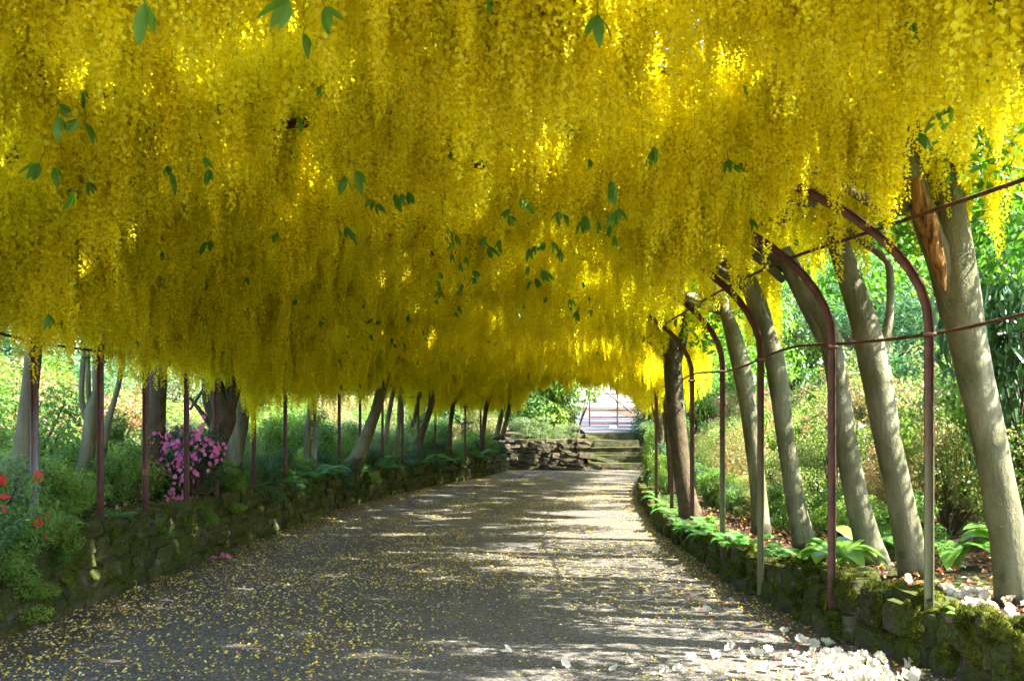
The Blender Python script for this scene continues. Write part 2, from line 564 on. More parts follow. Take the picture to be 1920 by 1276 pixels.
gx = graded(-70, 70, -8, 8, 0.12, 3.0)
gy = graded(-25, 110, -2, 32, 0.2, 4.0)
GX, GY = np.meshgrid(gx, gy)
pts = np.column_stack([GX.ravel(), GY.ravel()])
gz = ground_z(pts[:, 0], pts[:, 1])
bedmask = gz > 0.05
gz = gz + np.where(bedmask, 0.025 * vnoise(np.column_stack([pts * 3.0, np.zeros(len(pts))]), 5), 0)
nx, ny = len(gx), len(gy)
ii = np.arange(ny - 1)[:, None] * nx
jj = np.arange(nx - 1)[None, :]
F = np.stack([ii + jj, ii + jj + 1, ii + nx + jj + 1, ii + nx + jj], -1).reshape(-1, 4)
ground = obj('ground', mesh('ground', np.column_stack([pts, gz]), F, M['soil'], True))
tag(ground, 'dark leaf mould and mossy soil of the raised planting beds and banks', 'soil', kind='structure')

# gravel path
ys = np.arange(-5, END_Y + 0.35, 0.2)
us = np.linspace(0, 1, 26)
PV = np.array([[XL(y) - 0.14 + (XR(y) - XL(y) + 0.28) * u, y, 0.0] for y in ys for u in us])
PV[:, 2] = 0.004 + 0.006 * vnoise(PV * np.array((2.2, 2.2, 1)), 9) + 0.012 * np.abs(np.tile(us, len(ys)) - 0.5) ** 2
n_u = len(us)
ii = np.arange(len(ys) - 1)[:, None] * n_u
jj = np.arange(n_u - 1)[None, :]
F = np.stack([ii + jj, ii + jj + 1, ii + n_u + jj + 1, ii + n_u + jj], -1).reshape(-1, 4)
tag(obj('path', mesh('path', PV, F, M['path'], True)), 'grey gravel path strewn with yellow petals under the arch', 'path', kind='structure')

# lane climbing on from the head of the steps to beyond the gate
ys = np.arange(29.45, 75, 1.5)
LV = np.array([[x + 0.02 * max(0, y - 34), y, 1.03 + 0.03 * (y - 29.4)] for y in ys for x in np.linspace(1.3, 4.2, 6)])
ii = np.arange(len(ys) - 1)[:, None] * 6
jj = np.arange(5)[None, :]
F = np.stack([ii + jj, ii + jj + 1, ii + 6 + jj + 1, ii + 6 + jj], -1).reshape(-1, 4)
tag(obj('lane', mesh('lane', LV, F, M['lane'], True)), 'gravel lane, darkened to look shaded, beyond the head of the stone steps', 'lane', kind='structure')


# ------------------------------------------------------------------ stones and walls
def stone_mesh(seed, mat, blend=0.35, jit=0.07):
    r = np.random.default_rng(seed)
    idx = {}
    V, Q = [], []
    def vid(i, j, k):
        if (i, j, k) not in idx:
            idx[(i, j, k)] = len(V)
            V.append((i - 1, j - 1, k - 1))
        return idx[(i, j, k)]
    for ax in range(3):
        for s in (0, 2):
            for a in range(2):
                for b in range(2):
                    c = []
                    for da, db in ((0, 0), (1, 0), (1, 1), (0, 1)):
                        p = [0, 0, 0]
                        p[ax] = s
                        p[(ax + 1) % 3] = a + da
                        p[(ax + 2) % 3] = b + db
                        c.append(vid(*p))
                    Q.append(c if s == 2 else c[::-1])
    V = np.array(V, float)
    sph = V / np.linalg.norm(V, axis=1)[:, None] * 1.25
    V = V * (1 - blend) + sph * blend
    V += r.normal(0, jit, V.shape)
    return mesh('stone', V * 0.5, np.array(Q), mat, False)


SLABS = None
STONES = [stone_mesh(s, M['stone']) for s in range(9)]
SLABS = [stone_mesh(70 + s, M['stone_step'], 0.10, 0.05) for s in range(5)]
BARE = [stone_mesh(40 + s, M['stone_bare'], 0.22, 0.09) for s in range(9)]


def join_meshes(items, name, mats):
    """items: (mesh, matrix) -> ONE mesh"""
    mb = MB()
    cache = {}
    for me, mt in items:
        if me.name not in cache:
            v = np.empty(len(me.vertices) * 3, np.float32); me.vertices.foreach_get('co', v)
            cache[me.name] = (v.reshape(-1, 3), np.array([p.vertices[:] for p in me.polygons]))
        v, f = cache[me.name]
        m = np.array(mt)
        mb.add(v @ m[:3, :3].T + m[:3, 3], f)
    return mb.mesh(name, mats)


def build_wall(name, label, face, height, y0, y1, side, variants, core_mat, thick=0.3, cap=300, wr=(0.16, 0.34), hr=(0.09, 0.16), seed=1, group=None):
    """side=+1: the face looks towards +x.  face(y), height(y)"""
    r = random.Random(seed)
    w_ = empty(name, (float(face((y0 + y1) / 2)), (y0 + y1) / 2, 0))
    tag(w_, label, 'wall', group)
    org = np.array(w_.location)
    items = []
    z = 0.0
    while z < 0.9:
        h = r.uniform(*hr)
        y = y0 + r.uniform(-0.2, 0)
        while y < y1:
            l = r.uniform(*wr)
            top = float(height(y + l / 2))
            if z < top - 0.02:
                hh = h * r.uniform(0.85, 1.1)
                dep = r.uniform(0.2, 0.28)
                x = float(face(y + l / 2)) - side * (dep / 2 - r.uniform(-0.035, 0.03)) - side * 0.10 * (z / 0.6)
                zc = min(z + hh / 2, top - hh / 2 + r.uniform(0.0, 0.04))
                sl = math.atan2(float(face(y + l) - face(y)), l)
                e = Euler((r.uniform(-0.12, 0.12), r.uniform(-0.10, 0.10), -sl + r.uniform(-0.12, 0.12)))
                items.append((r.choice(variants), Vector((x - org[0], y + l / 2 - org[1], zc)), e, Vector((dep * 1.05, l * 1.06, hh * 1.12)), y))
            y += l * 0.985
        z += h * 0.93
    items.sort(key=lambda i: (i[4] < 3.0, i[4]))
    for me, l, e, s, y in items[:cap]:
        obj('stone', me, w_, l, e, s)
    rest = items[cap:]
    if rest:
        jm = join_meshes([(me, Matrix.LocRotScale(l, e, s)) for me, l, e, s, y in rest], 'stonework', [variants[0].materials[0]])
        tag(obj('stonework', jm, w_), kind='stuff')
    ys_ = np.arange(y0, y1 + 0.3, 0.3)
    mb = MB()
    rows = []
    for yy in ys_:
        xf = float(face(yy)) - side * 0.09
        hh = float(height(yy)) - 0.03
        rows.append([(xf, yy, -0.05), (xf - side * 0.06, yy, hh), (xf - side * thick, yy, hh), (xf - side * thick, yy, -0.05)])
    V = np.array(rows).reshape(-1, 3) - org
    k = 4
    ii = np.arange(len(ys_) - 1)[:, None] * k
    jj = np.arange(k)[None, :]
    F = np.stack([ii + jj, ii + (jj + 1) % k, ii + k + (jj + 1) % k, ii + k + jj], -1).reshape(-1, 4)
    obj('wall_core', mesh('wall_core', V, F, core_mat), w_)
    return w_, items


wallL, itemsL = build_wall('stone_wall', 'tall dry stone retaining wall hung with ferns and moss beside the path',
                           lambda y: XL(y) + 0.02, HL, 2.6, 27.2, +1, STONES, M['joint'], seed=3)
wallR, itemsR = build_wall('stone_wall', 'low moss covered stone edging with white flowers heaped against it',
                           lambda y: XR(y) - 0.02, lambda y: HR(y) + 0.02, 2.2, 25.0, -1, STONES, M['joint'], seed=5, wr=(0.18, 0.4), hr=(0.09, 0.17))


def moss_on(wall, items, n, side, seed, ymax, face_prob=0.5):
    """moss cushions with short shoots over the stones: one mesh"""
    r = np.random.default_rng(seed)
    near = [i for i in items if 3.0 < i[4] < ymax]
    mb = MB()
    us_, vs_ = 9, 5
    th = np.linspace(0, 2 * math.pi, us_, endpoint=False)
    ph = np.linspace(0, math.pi / 2 * 1.25, vs_)
    base = np.array([[math.sin(p) * math.cos(t), math.sin(p) * math.sin(t), math.cos(p)] for p in ph for t in th])
    ii = np.arange(vs_ - 1)[:, None] * us_
    jj = np.arange(us_)[None, :]
    bf = np.stack([ii + jj, ii + us_ + jj, ii + us_ + (jj + 1) % us_, ii + (jj + 1) % us_], -1).reshape(-1, 4)
    wgt = np.array([1.0 / (i[4] + 1) for i in near]); wgt /= wgt.sum()
    for q in r.choice(len(near), n, p=wgt):
        me, l, e, s, y = near[q]
        c = np.array(l)
        if r.random() < face_prob:
            nrm = np.array((side * 1.0, r.normal(0, .3), r.uniform(-0.1, 0.7)))
            c = c + np.array((side * s.x * 0.40, r.uniform(-.5, .5) * s.y, r.uniform(-.3, .45) * s.z))
        else:
            nrm = np.array((side * r.uniform(0, 0.6), r.normal(0, .25), 1.0))
            c = c + np.array((r.uniform(-.4, .4) * s.x, r.uniform(-.5, .5) * s.y, s.z * 0.40))
        nrm /= np.linalg.norm(nrm)
        rad = r.uniform(0.018, 0.055)
        a = np.cross(nrm, (0, 1, 0.1)); a /= np.linalg.norm(a)
        b = np.cross(nrm, a)
        sc = np.array((r.uniform(.8, 1.4), r.uniform(.8, 1.6), r.uniform(.25, .5))) * rad
        V = base * sc
        V = V * (1 + 0.22 * vnoise(V * 30 + q, seed) + 0.12 * vnoise(V * 75 + q, seed + 1))[:, None]
        W = V[:, :1] * a + V[:, 1:2] * b + V[:, 2:] * nrm + c
        mb.add(W, bf)
        k = int((420 if y < 7.5 else 200) * (rad / 0.07) ** 1.5) if y < 11 else 16
        d = r.normal(size=(k, 3)); d[:, 2] = np.abs(d[:, 2]); d /= np.linalg.norm(d, axis=1)[:, None]
        p0 = d * sc * r.uniform(.93, 1.04, (k, 1))
        ln = r.uniform(.006, .017, (k, 1))
        dirn = d + r.normal(0, .4, (k, 3)) + np.array((0, 0, 0.2))
        tip = p0 + dirn * ln
        sd_ = r.normal(size=(k, 3)) * 0.0022
        T = np.stack([p0 - sd_, p0 + sd_, tip], 1).reshape(-1, 3)
        T = T[:, :1] * a + T[:, 1:2] * b + T[:, 2:] * nrm + c
        mb.add(T, np.arange(3 * k).reshape(-1, 3))
    o = obj('moss', mb.mesh('moss', M['moss'], True), wall)
    tag(o, kind='stuff')


moss_on(wallR, itemsR, 1500, -1, 11, 15, 0.55)
moss_on(wallL, itemsL, 1100, +1, 12, 22, 0.5)

# wall across the end of the path, left of the steps
wallE = empty('stone_wall', (0.1, END_Y, 0))
tag(wallE, 'bare grey rubble wall closing the path end beside the steps', 'wall')
r_ = random.Random(21)
z = 0.0
while z < 0.72:
    h = r_.uniform(0.09, 0.17)
    x = -1.25 + r_.uniform(-.2, 0)
    while x < 1.15:
        l = r_.uniform(0.16, 0.42)
        hh = h * r_.uniform(0.8, 1.15)
        obj('stone', r_.choice(BARE), wallE, (x + l / 2 - 0.1, r_.uniform(-.04, .05) + 0.10 * z, z + hh / 2),
            (r_.uniform(-.1, .1), r_.uniform(-.16, .16), r_.uniform(-.15, .15)), (l * 1.02, 0.26, hh * 1.06))
        x += l * 0.98
    z += h * 0.95
obj('wall_core', mesh('wall_core', *[box((0, 0.2, 0.33), (2.4, 0.22, 0.72))[k] for k in (0, 1)], M['joint']), wallE)

# stone steps
steps = empty('stone_steps', (1.98, END_Y, 0))
tag(steps, 'flight of rough grey stone steps climbing from the path to the gate', 'steps')
for k in range(5):
    zt = 0.205 * (k + 1)
    yb = 0.36 * k
    cuts = [-0.85, r_.uniform(-.35, .25), 0.85] if k % 2 == 0 else [-0.85, r_.uniform(-.5, -.2), r_.uniform(.1, .5), 0.85]
    if k == 4:
        cuts = [-0.72, r_.uniform(-.1, .2), 0.75]
    for a, b in zip(cuts, cuts[1:]):
        obj('step_stone', r_.choice(SLABS), steps, ((a + b) / 2, yb + 0.22, zt - 0.12), (r_.uniform(-.03, .03), r_.uniform(-.03, .03), r_.uniform(-.05, .05)),
            ((b - a) * 1.0, 0.50 + r_.uniform(-.04, .04), 0.235 + r_.uniform(-.02, .02)))

# gate at the head of the lane
gate = empty('metal_gate', (2.6, 34.0, 1.2))
tag(gate, 'brown metal gate of thin bars with a diagonal brace beyond the steps', 'gate')
def bar(name, a, b, s, parent, mat):
    V, F = tube([a, (np.array(a) + np.array(b)) / 2, b], [s] * 3, 6)
    obj(name, mesh(name, V, F, mat, True), parent)
for x in (-0.95, 0.0, 0.95):
    bar('upright', (x, 0, 0.02), (x, 0, 1.55), 0.028, gate, M['gate'])
for zz in (0.12, 0.34, 0.57, 0.84, 1.13, 1.52):
    bar('rail', (-0.97, 0.03, zz), (0.97, 0.03, zz), 0.022, gate, M['gate'])
bar('brace', (-0.62, -0.03, 1.36), (0.5, -0.03, 0.48), 0.03, gate, M['gate'])
V, F = box((0, 0, 0.06), (0.24, 0.02, 0.12))
sg = obj('small_sign', mesh('small_sign', V, F, M['sign']), None, (2.42, 33.6, 1.12))
tag(sg, 'small blank white sign standing on the ground below the gate', 'sign')


# ------------------------------------------------------------------ steel ribs and rods
T_PROF = np.array([(-.026, -.004), (-.026, .004), (-.005, .004), (-.005, .046), (.005, .046), (.005, .004), (.026, .004), (.026, -.004)])
T_PROF = T_PROF * np.array((0.84, 0.84)) - np.array((0, .02))
SPRING = 1.70


def xc(y): return (XL(y) + XR(y)) / 2
def hw(y): return (XR(y) - XL(y)) / 2 + 0.10
def rise(y): return 1.02 + 0.005 * np.maximum(np.asarray(y, float) - 6, 0)


ORD = 'zero first second third fourth fifth sixth seventh eighth ninth tenth eleventh twelfth thirteenth fourteenth fifteenth sixteenth seventeenth eighteenth nineteenth twentieth'.split()
RIBS = {1: sorted([4.95, 5.75, 6.85, 8.24, 9.93, 11.5, 13.0, 14.6, 16.2, 17.8, 19.4, 21.0, 22.8, 24.6], reverse=True),
        -1: sorted([4.9, 6.16, 7.07, 7.87, 8.77, 9.57, 10.8, 12.1, 13.65, 14.9, 15.9, 17.2, 18.4, 19.4, 20.6, 21.7, 22.8, 24.0], reverse=True)}
def by_rib(side, y):
    k = int(np.argmin([abs(q - y) for q in RIBS[side]])) + 1
    return ORD[k] + ' rib from the steps'


def rib(side, x, y, zb, mat, label, group, skew=0.0):
    label = label + ', ' + ORD[int(np.argmin([abs(q - y) for q in RIBS[side]])) + 1] + ' from the steps'
    o = empty('steel_rib', (x, y, zb))
    tag(o, label, 'steel rib', group)
    xcen = float(xc(y))
    post = np.array([(0, 0, -0.22), (0, 0, 0.3), (0, 0, 0.8), (0, 0, SPRING - zb)])
    V, F = sweep(post[:, :], T_PROF, (0, 1, 0) if side > 0 else (0, -1, 0))
    pst = obj('post', mesh('post', V, F, mat), o)
    a = x - xcen
    th = np.linspace(0, math.pi / 2, 18)
    bow = np.column_stack([a * np.cos(th) - a, np.zeros(18), (SPRING - zb) + float(rise(y)) * np.sin(th)])
    V, F = sweep(bow, T_PROF, (0, 1, 0) if side > 0 else (0, -1, 0))
    obj('bow', mesh('bow', V, F, mat), o)
    mb = MB()
    V, F = tube([(-0.035, 0, 0), (0.0, 0, 0), (0.035, 0, 0)], [0.012, 0.014, 0.012], 6)
    mb.add(V, F)
    obj('bolt', mb.mesh('bolt', M['rust'], True), pst, (0, -0.012, SPRING - zb - 0.04))
    return o


RP = [(1740, 4.95, 'rust_algae'), (1558, 5.75, 'rust'), (1425, 6.85, 'rust_algae'), (1354, 8.24, 'rust_algae'), (1297, 9.93, 'rust'), (1259, 11.5, 'rust'), (1230, 13.0, 'rust')]
LBL = {'rust': 'rust brown steel arch rib on the low mossy edging',
       'rust_algae': 'algae green steel arch rib on the low mossy edging'}
for px, d, m in RP:
    x = (px - VX) * d / FPX
    rib(+1, x, d, float(HR(d)) + 0.01, M[m], LBL[m], 'ribs on the mossy edging, ' + ('rust brown' if m == 'rust' else 'green'))
for y in (14.6, 16.2, 17.8, 19.4, 21.0, 22.8, 24.6):
    rib(+1, float(XR(y)) + 0.45, y, 0.15, M['rust'], LBL['rust'], 'ribs on the mossy edging, rust brown')
LP = [(76, 6.16, 'rust_pale'), (197, 7.07, 'rust'), (280, 7.87, 'rust'), (354, 8.77, 'rust'), (411, 9.57, 'rust'), (477, 10.8, 'rust'), (537, 12.1, 'rust'),
      (591, 13.65, 'rust_pale'), (639, 14.9, 'rust'), (678, 15.9, 'rust'), (719, 17.2, 'rust'), (757, 18.4, 'rust'), (788, 19.4, 'rust'), (818, 20.6, 'rust'),
      (846, 21.7, 'rust'), (874, 22.8, 'rust'), (904, 24.0, 'rust')]
LBL2 = {'rust': 'rust brown steel arch rib on the tall stone wall',
        'rust_pale': 'pale painted steel arch rib on the tall stone wall'}
for px, d, m in LP:
    x = (px - VX) * d / FPX
    x = min(x, float(XL(d)) - 0.10)
    rib(-1, x, d, float(HL(d)) - 0.02, M[m], LBL2[m], 'ribs on the tall wall, ' + ('rust brown' if m == 'rust' else 'pale painted'))
for y in (4.9,):
    rib(-1, -3.16, y, 0.52, M['rust'], LBL2['rust'], 'ribs on the tall wall, rust brown')


def rod(pts, rad, label, n=60):
    V, F = tube(pts, [rad] * len(pts), 6, n)
    c = V.mean(0)
    tag(obj('tie_rod', mesh('tie_rod', V - c, F, M['rust'], True), None, c), label, 'rod')


yy = np.array([2.4, 3.86, 4.95, 5.75, 6.3, 6.85, 8.24, 9.93, 11.5, 13.0, 16, 20, 24])
rod([(XR(y) + 0.13, y, SPRING + 0.0 + 0.03 * math.sin(y * 2.1)) for y in yy], 0.009, 'thin rusty rod tying the ribs at head height above the mossy edging')
yy2 = np.array([2.0, 3.0, 4.0, 4.95, 5.75, 6.85, 8.24, 9.93, 11.5, 13.0, 16, 20, 24])
def bow_pt(side, y, th):
    a = float(hw(y)) * side
    return (float(xc(y)) + a * math.cos(th), y, SPRING + float(rise(y)) * math.sin(th) - 0.03)
rod([bow_pt(1, y, 0.52) for y in yy2], 0.010, 'rusty rod through the curved bows below the yellow blossom above mossy edging')
yy3 = np.array([3.6, 4.9, 6.16, 7.07, 7.87, 8.77, 9.57, 10.8, 12.1, 13.65, 14.9, 15.9, 17.2, 18.4, 19.4, 21, 23, 24.6])
rod([(XL(y) - 0.11, y, SPRING + 0.05 + 0.025 * math.sin(y * 1.7)) for y in yy3], 0.009, 'thin rusty rod tying the ribs above the tall fern hung wall')
ridge = [(float(xc(y)), y, SPRING + float(rise(y)) + 0.03) for y in np.arange(2, 25, 1.5)]
rod(ridge, 0.02, 'steel ridge rod hidden in blossom along the crown of the arch')


# ------------------------------------------------------------------ laburnum trees
def laburnum(name_label, stems, canopy_y, side, mat='bark', group=None, limbs=4, seed=0):
    """stems: list of (points, radii); the first is the trunk. Limbs run on over the arch."""
    base = np.array(stems[0][0][0])
    o = empty('laburnum_tree', base)
    tag(o, name_label, 'tree', group or 'laburnum trees trained over the path')
    for k, (pts, rad) in enumerate(stems):
        V, F = tube(np.array(pts) - base, rad, 16 if k == 0 else 12, 26, lump=0.05, seed=seed + k, flare=0.35 if k == 0 else 0)
        obj('trunk' if k == 0 else 'stem', mesh('trunk', V, F, M[mat], True), o)
    r = random.Random(seed + 5)
    for k in range(limbs):
        s = stems[k % len(stems)]
        p0 = np.array(s[0][-1]) - np.array((0, 0, 0.12))
        y1 = canopy_y + r.uniform(-0.9, 0.9)
        a = float(hw(y1)) * side
        x_c = float(xc(y1))
        ptl = [p0]
        t0 = math.acos(max(-1, min(1, (p0[0] - x_c) / a))) if abs(p0[0] - x_c) < abs(a) else 0.25
        for q in (0.25, 0.55, 0.85, 1.0):
            th = t0 + (math.pi / 2 - 0.05 - t0) * q
            ptl.append((x_c + a * math.cos(th) * 1.02, p0[1] + (y1 - p0[1]) * q + r.uniform(-.1, .1), SPRING + 0.16 + float(rise(y1)) * 1.04 * math.sin(th) + r.uniform(-.04, .06)))
        V, F = tube(np.array(ptl) - base, [s[1][-1] * 0.8, 0.03, 0.024, 0.016, 0.006], 8, 22, lump=0.06, seed=seed + 9 + k)
        obj('limb', mesh('limb', V, F, M[mat], True), o)
    return o


trees = []          # (object, side, canopy y)
def T(side, label, d, stems_px, y=None, mat='bark', limbs=4, group=None):
    """stems_px: list of [(px, py, width_px, depth offset)...]"""
    st = []
    for s in stems_px:
        pts = [P(q[0], q[1], d + (q[3] if len(q) > 3 else 0)) for q in s]
        rad = [max(0.008, q[2] / 2 * abs(d) / FPX * (0.88 if side > 0 else 1.0)) for q in s]
        st.append((pts, rad))
    cyy = d if y is None else y
    o = laburnum(label, st, cyy, side, mat, group, limbs, seed=int(d * 37) + side * 7)
    trees.append((o, side, cyy))
    return o


# beside the low mossy edging
T(+1, 'laburnum trunk at the very start of the mossy edging, outside the view', 3.0, [[(2900, 1380, 120), (2840, 1000, 110), (2740, 400, 100), (2600, 10, 70)]])
t1 = T(+1, 'thick olive laburnum trunk with a long brown rotted wound below its fork', 5.17,
       [[(1912, 1140, 66), (1886, 980, 70), (1850, 800, 72), (1814, 640, 78), (1798, 545, 86), (1788, 430, 64), (1768, 330, 58), (1720, 230, 46, .1)],
        [(1790, 590, 62), (1768, 500, 62), (1738, 420, 54), (1712, 330, 50), (1670, 230, 44, .1)]])
T(+1, 'olive laburnum trunk with a crooked side branch bending back to it', 6.0,
  [[(1724, 1090, 58), (1694, 960, 55), (1664, 820, 56), (1640, 690, 64), (1622, 610, 58), (1590, 510, 48), (1558, 420, 46), (1525, 330, 40), (1480, 260, 30, .1)],
   [(1655, 660, 26), (1668, 590, 18), (1668, 505, 16), (1652, 478, 16), (1612, 448, 16), (1560, 405, 18), (1500, 370, 14)]])
T(+1, 'slender laburnum trunk rising behind broad green leaves and a rust brown rib', 6.46,
  [[(1642, 1070, 56), (1612, 960, 50), (1588, 840, 48), (1568, 700, 46), (1548, 610, 46), (1508, 540, 40), (1470, 470, 32, .1)],
   [(1545, 640, 28), (1502, 560, 24), (1468, 490, 20)]])
T(+1, 'straight greyish laburnum trunk with pale bark peeling at its foot', 7.47,
  [[(1512, 1035, 42), (1490, 930, 40), (1470, 800, 38), (1456, 690, 44), (1438, 630, 40), (1412, 560, 34), (1380, 480, 28, .1)],
   [(1456, 680, 22), (1436, 590, 22), (1410, 520, 18)]])
T(+1, 'laburnum trunk forking into two below the blossom behind an algae green rib', 8.9,
  [[(1428, 1000, 34), (1420, 900, 34), (1404, 770, 36), (1386, 670, 40), (1366, 600, 30), (1342, 530, 24, .1)],
   [(1388, 680, 24), (1366, 610, 20), (1350, 560, 18)]])
T(+1, 'dark laburnum trunk with a Y shaped fork at the blossom edge', 10.4,
  [[(1300, 985, 44), (1282, 900, 38), (1270, 800, 38), (1262, 700, 40), (1258, 655, 36), (1242, 615, 24), (1232, 560, 18)],
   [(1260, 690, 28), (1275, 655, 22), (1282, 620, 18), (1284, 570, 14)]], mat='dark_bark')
FARR = 'dark laburnum trunk half hidden by blossom'
for (px, d) in ((1252, 14.6), (1240, 17.5), (1228, 20.5), (1222, 23.5)):
    x = float(XR(d)) + 0.42
    p = VX + x * FPX / d
    s = FPX / d
    b = HY + (CAM_Z - 0.15) * s
    T(+1, FARR + ', by the ' + by_rib(1, d), d, [[(p, b, .16 * s), (p - .06 * s, b - .7 * s, .14 * s), (p - .1 * s, b - 1.3 * s, .13 * s), (p - .3 * s, b - 2.0 * s, .08 * s)]], mat='dark_bark', group='far laburnums beyond the dark forked trunk')
# beside the tall wall
for d, lab in ((3.2, 'laburnum tree at the start of the tall wall, outside the view'), (5.0, 'second laburnum along the tall wall, trunk outside the view')):
    s = FPX / d
    px = VX - 3.75 * s
    b = HY + (CAM_Z - 0.5) * s
    T(-1, lab, d, [[(px, b, .15 * s), (px + .1 * s, b - .7 * s, .14 * s), (px + .3 * s, b - 1.4 * s, .12 * s), (px + .5 * s, b - 1.9 * s, .08 * s)]])
T(-1, 'pale straight laburnum trunk beside the pale painted rib and giant leaves', 7.0,
  [[(30, 925, 40), (42, 850, 32), (52, 760, 31), (60, 690, 30), (64, 640, 28), (70, 580, 20), (80, 480, 14)],
   [(64, 650, 18), (80, 622, 12), (92, 590, 10), (110, 530, 8)]])
T(-1, 'laburnum trunk forked like a tuning fork between two ribs on the wall', 8.0,
  [[(122, 965, 40), (142, 925, 32), (160, 870, 27), (170, 800, 27), (173, 770, 26), (181, 735, 16), (180, 690, 13), (186, 600, 10)],
   [(168, 795, 14), (154, 755, 11), (154, 700, 10), (158, 660, 9), (166, 590, 8)],
   [(172, 790, 14), (166, 730, 9), (165, 690, 9), (160, 600, 7)]])
T(-1, 'slim inclined laburnum stem beside a rust brown rib above the pink azalea', 8.5,
  [[(190, 860, 12), (204, 785, 12), (216, 745, 10), (226, 700, 9), (236, 620, 8)]], limbs=2)
T(-1, 'thick dark upright laburnum trunk behind the magenta azalea', 9.2,
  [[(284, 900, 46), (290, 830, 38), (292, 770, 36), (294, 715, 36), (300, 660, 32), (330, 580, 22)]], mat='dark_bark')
T(-1, 'stout dark laburnum trunk branching into several limbs above magenta flowers', 9.9,
  [[(362, 905, 56), (388, 860, 46), (410, 815, 42), (420, 780, 44), (408, 735, 30), (400, 690, 24), (398, 640, 20)],
   [(420, 790, 30), (436, 745, 24), (452, 700, 20), (468, 660, 16)],
   [(414, 800, 26), (392, 760, 20), (386, 710, 18), (382, 660, 14)],
   [(424, 770, 18), (430, 720, 14), (436, 670, 12)],
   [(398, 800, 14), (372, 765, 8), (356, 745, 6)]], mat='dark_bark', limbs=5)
T(-1, 'laburnum trunk with a low tuft of yellow blossom growing on its side', 10.9,
  [[(434, 890, 36), (440, 850, 34), (450, 790, 32), (456, 740, 30), (462, 690, 24), (480, 620, 16)]], mat='bark')
T(-1, 'thin grey laburnum trunk next to the second pale painted rib', 13.8,
  [[(572, 890, 16), (577, 850, 13), (576, 810, 12), (581, 770, 11), (584, 730, 10), (590, 680, 8), (610, 640, 6)]], limbs=3)
T(-1, 'pale thick laburnum trunk leaning hard over the path', 15.2,
  [[(664, 872, 28), (678, 840, 24), (694, 800, 22), (706, 765, 20), (714, 735, 20), (722, 705, 18), (740, 670, 12)]], mat='bark')
T(-1, 'two thin curved laburnum stems in front of big bluish leaves', 17.4,
  [[(738, 862, 9), (742, 835, 9), (748, 800, 8), (749, 765, 8), (752, 730, 7), (765, 690, 6)],
   [(722, 830, 9), (727, 790, 9), (733, 755, 9), (742, 715, 8)]], limbs=2)
T(-1, 'dark laburnum trunk leaning over the path beyond the pale leaning one', 18.6,
  [[(784, 835, 14), (792, 808, 13), (802, 780, 12), (809, 755, 12), (812, 725, 11), (826, 690, 8)],
   [(774, 800, 7), (780, 770, 7), (786, 735, 6)]], mat='dark_bark', limbs=3)
FARL = 'small dark laburnum trunk on the tall wall'
for px, d in ((842, 20.8), (905, 23.2)):
    T(-1, FARL + ', by the ' + by_rib(-1, d), d, [[(px, 840, 9), (px + 2, 800, 8), (px + 8, 760, 8), (px + 18, 725, 6)]], mat='dark_bark', limbs=3, group='far laburnums on the tall wall')
T(-1, 'pair of laburnum stems rising close together above the rubble end wall', 25.2,
  [[(930, 825, 10), (936, 795, 9), (944, 760, 8), (952, 725, 7)], [(940, 825, 9), (948, 795, 9), (956, 760, 8), (964, 725, 7)]], limbs=2)

# rotten wound on the first big trunk
wp = [P(q[0], q[1], 5.17 - 0.09) for q in ((1716, 335), (1732, 400), (1748, 450), (1762, 500), (1770, 545))]
V, F = tube(np.array(wp) - np.array(t1.location), [0.035, 0.052, 0.05, 0.036, 0.01], 10, 22, lump=0.22, seed=77)
ro = obj('rotten_wood', mesh('rotten_wood', V, F, M['rotten'], True), t1)
tag(ro, 'brown rotted wood exposed along the trunk')


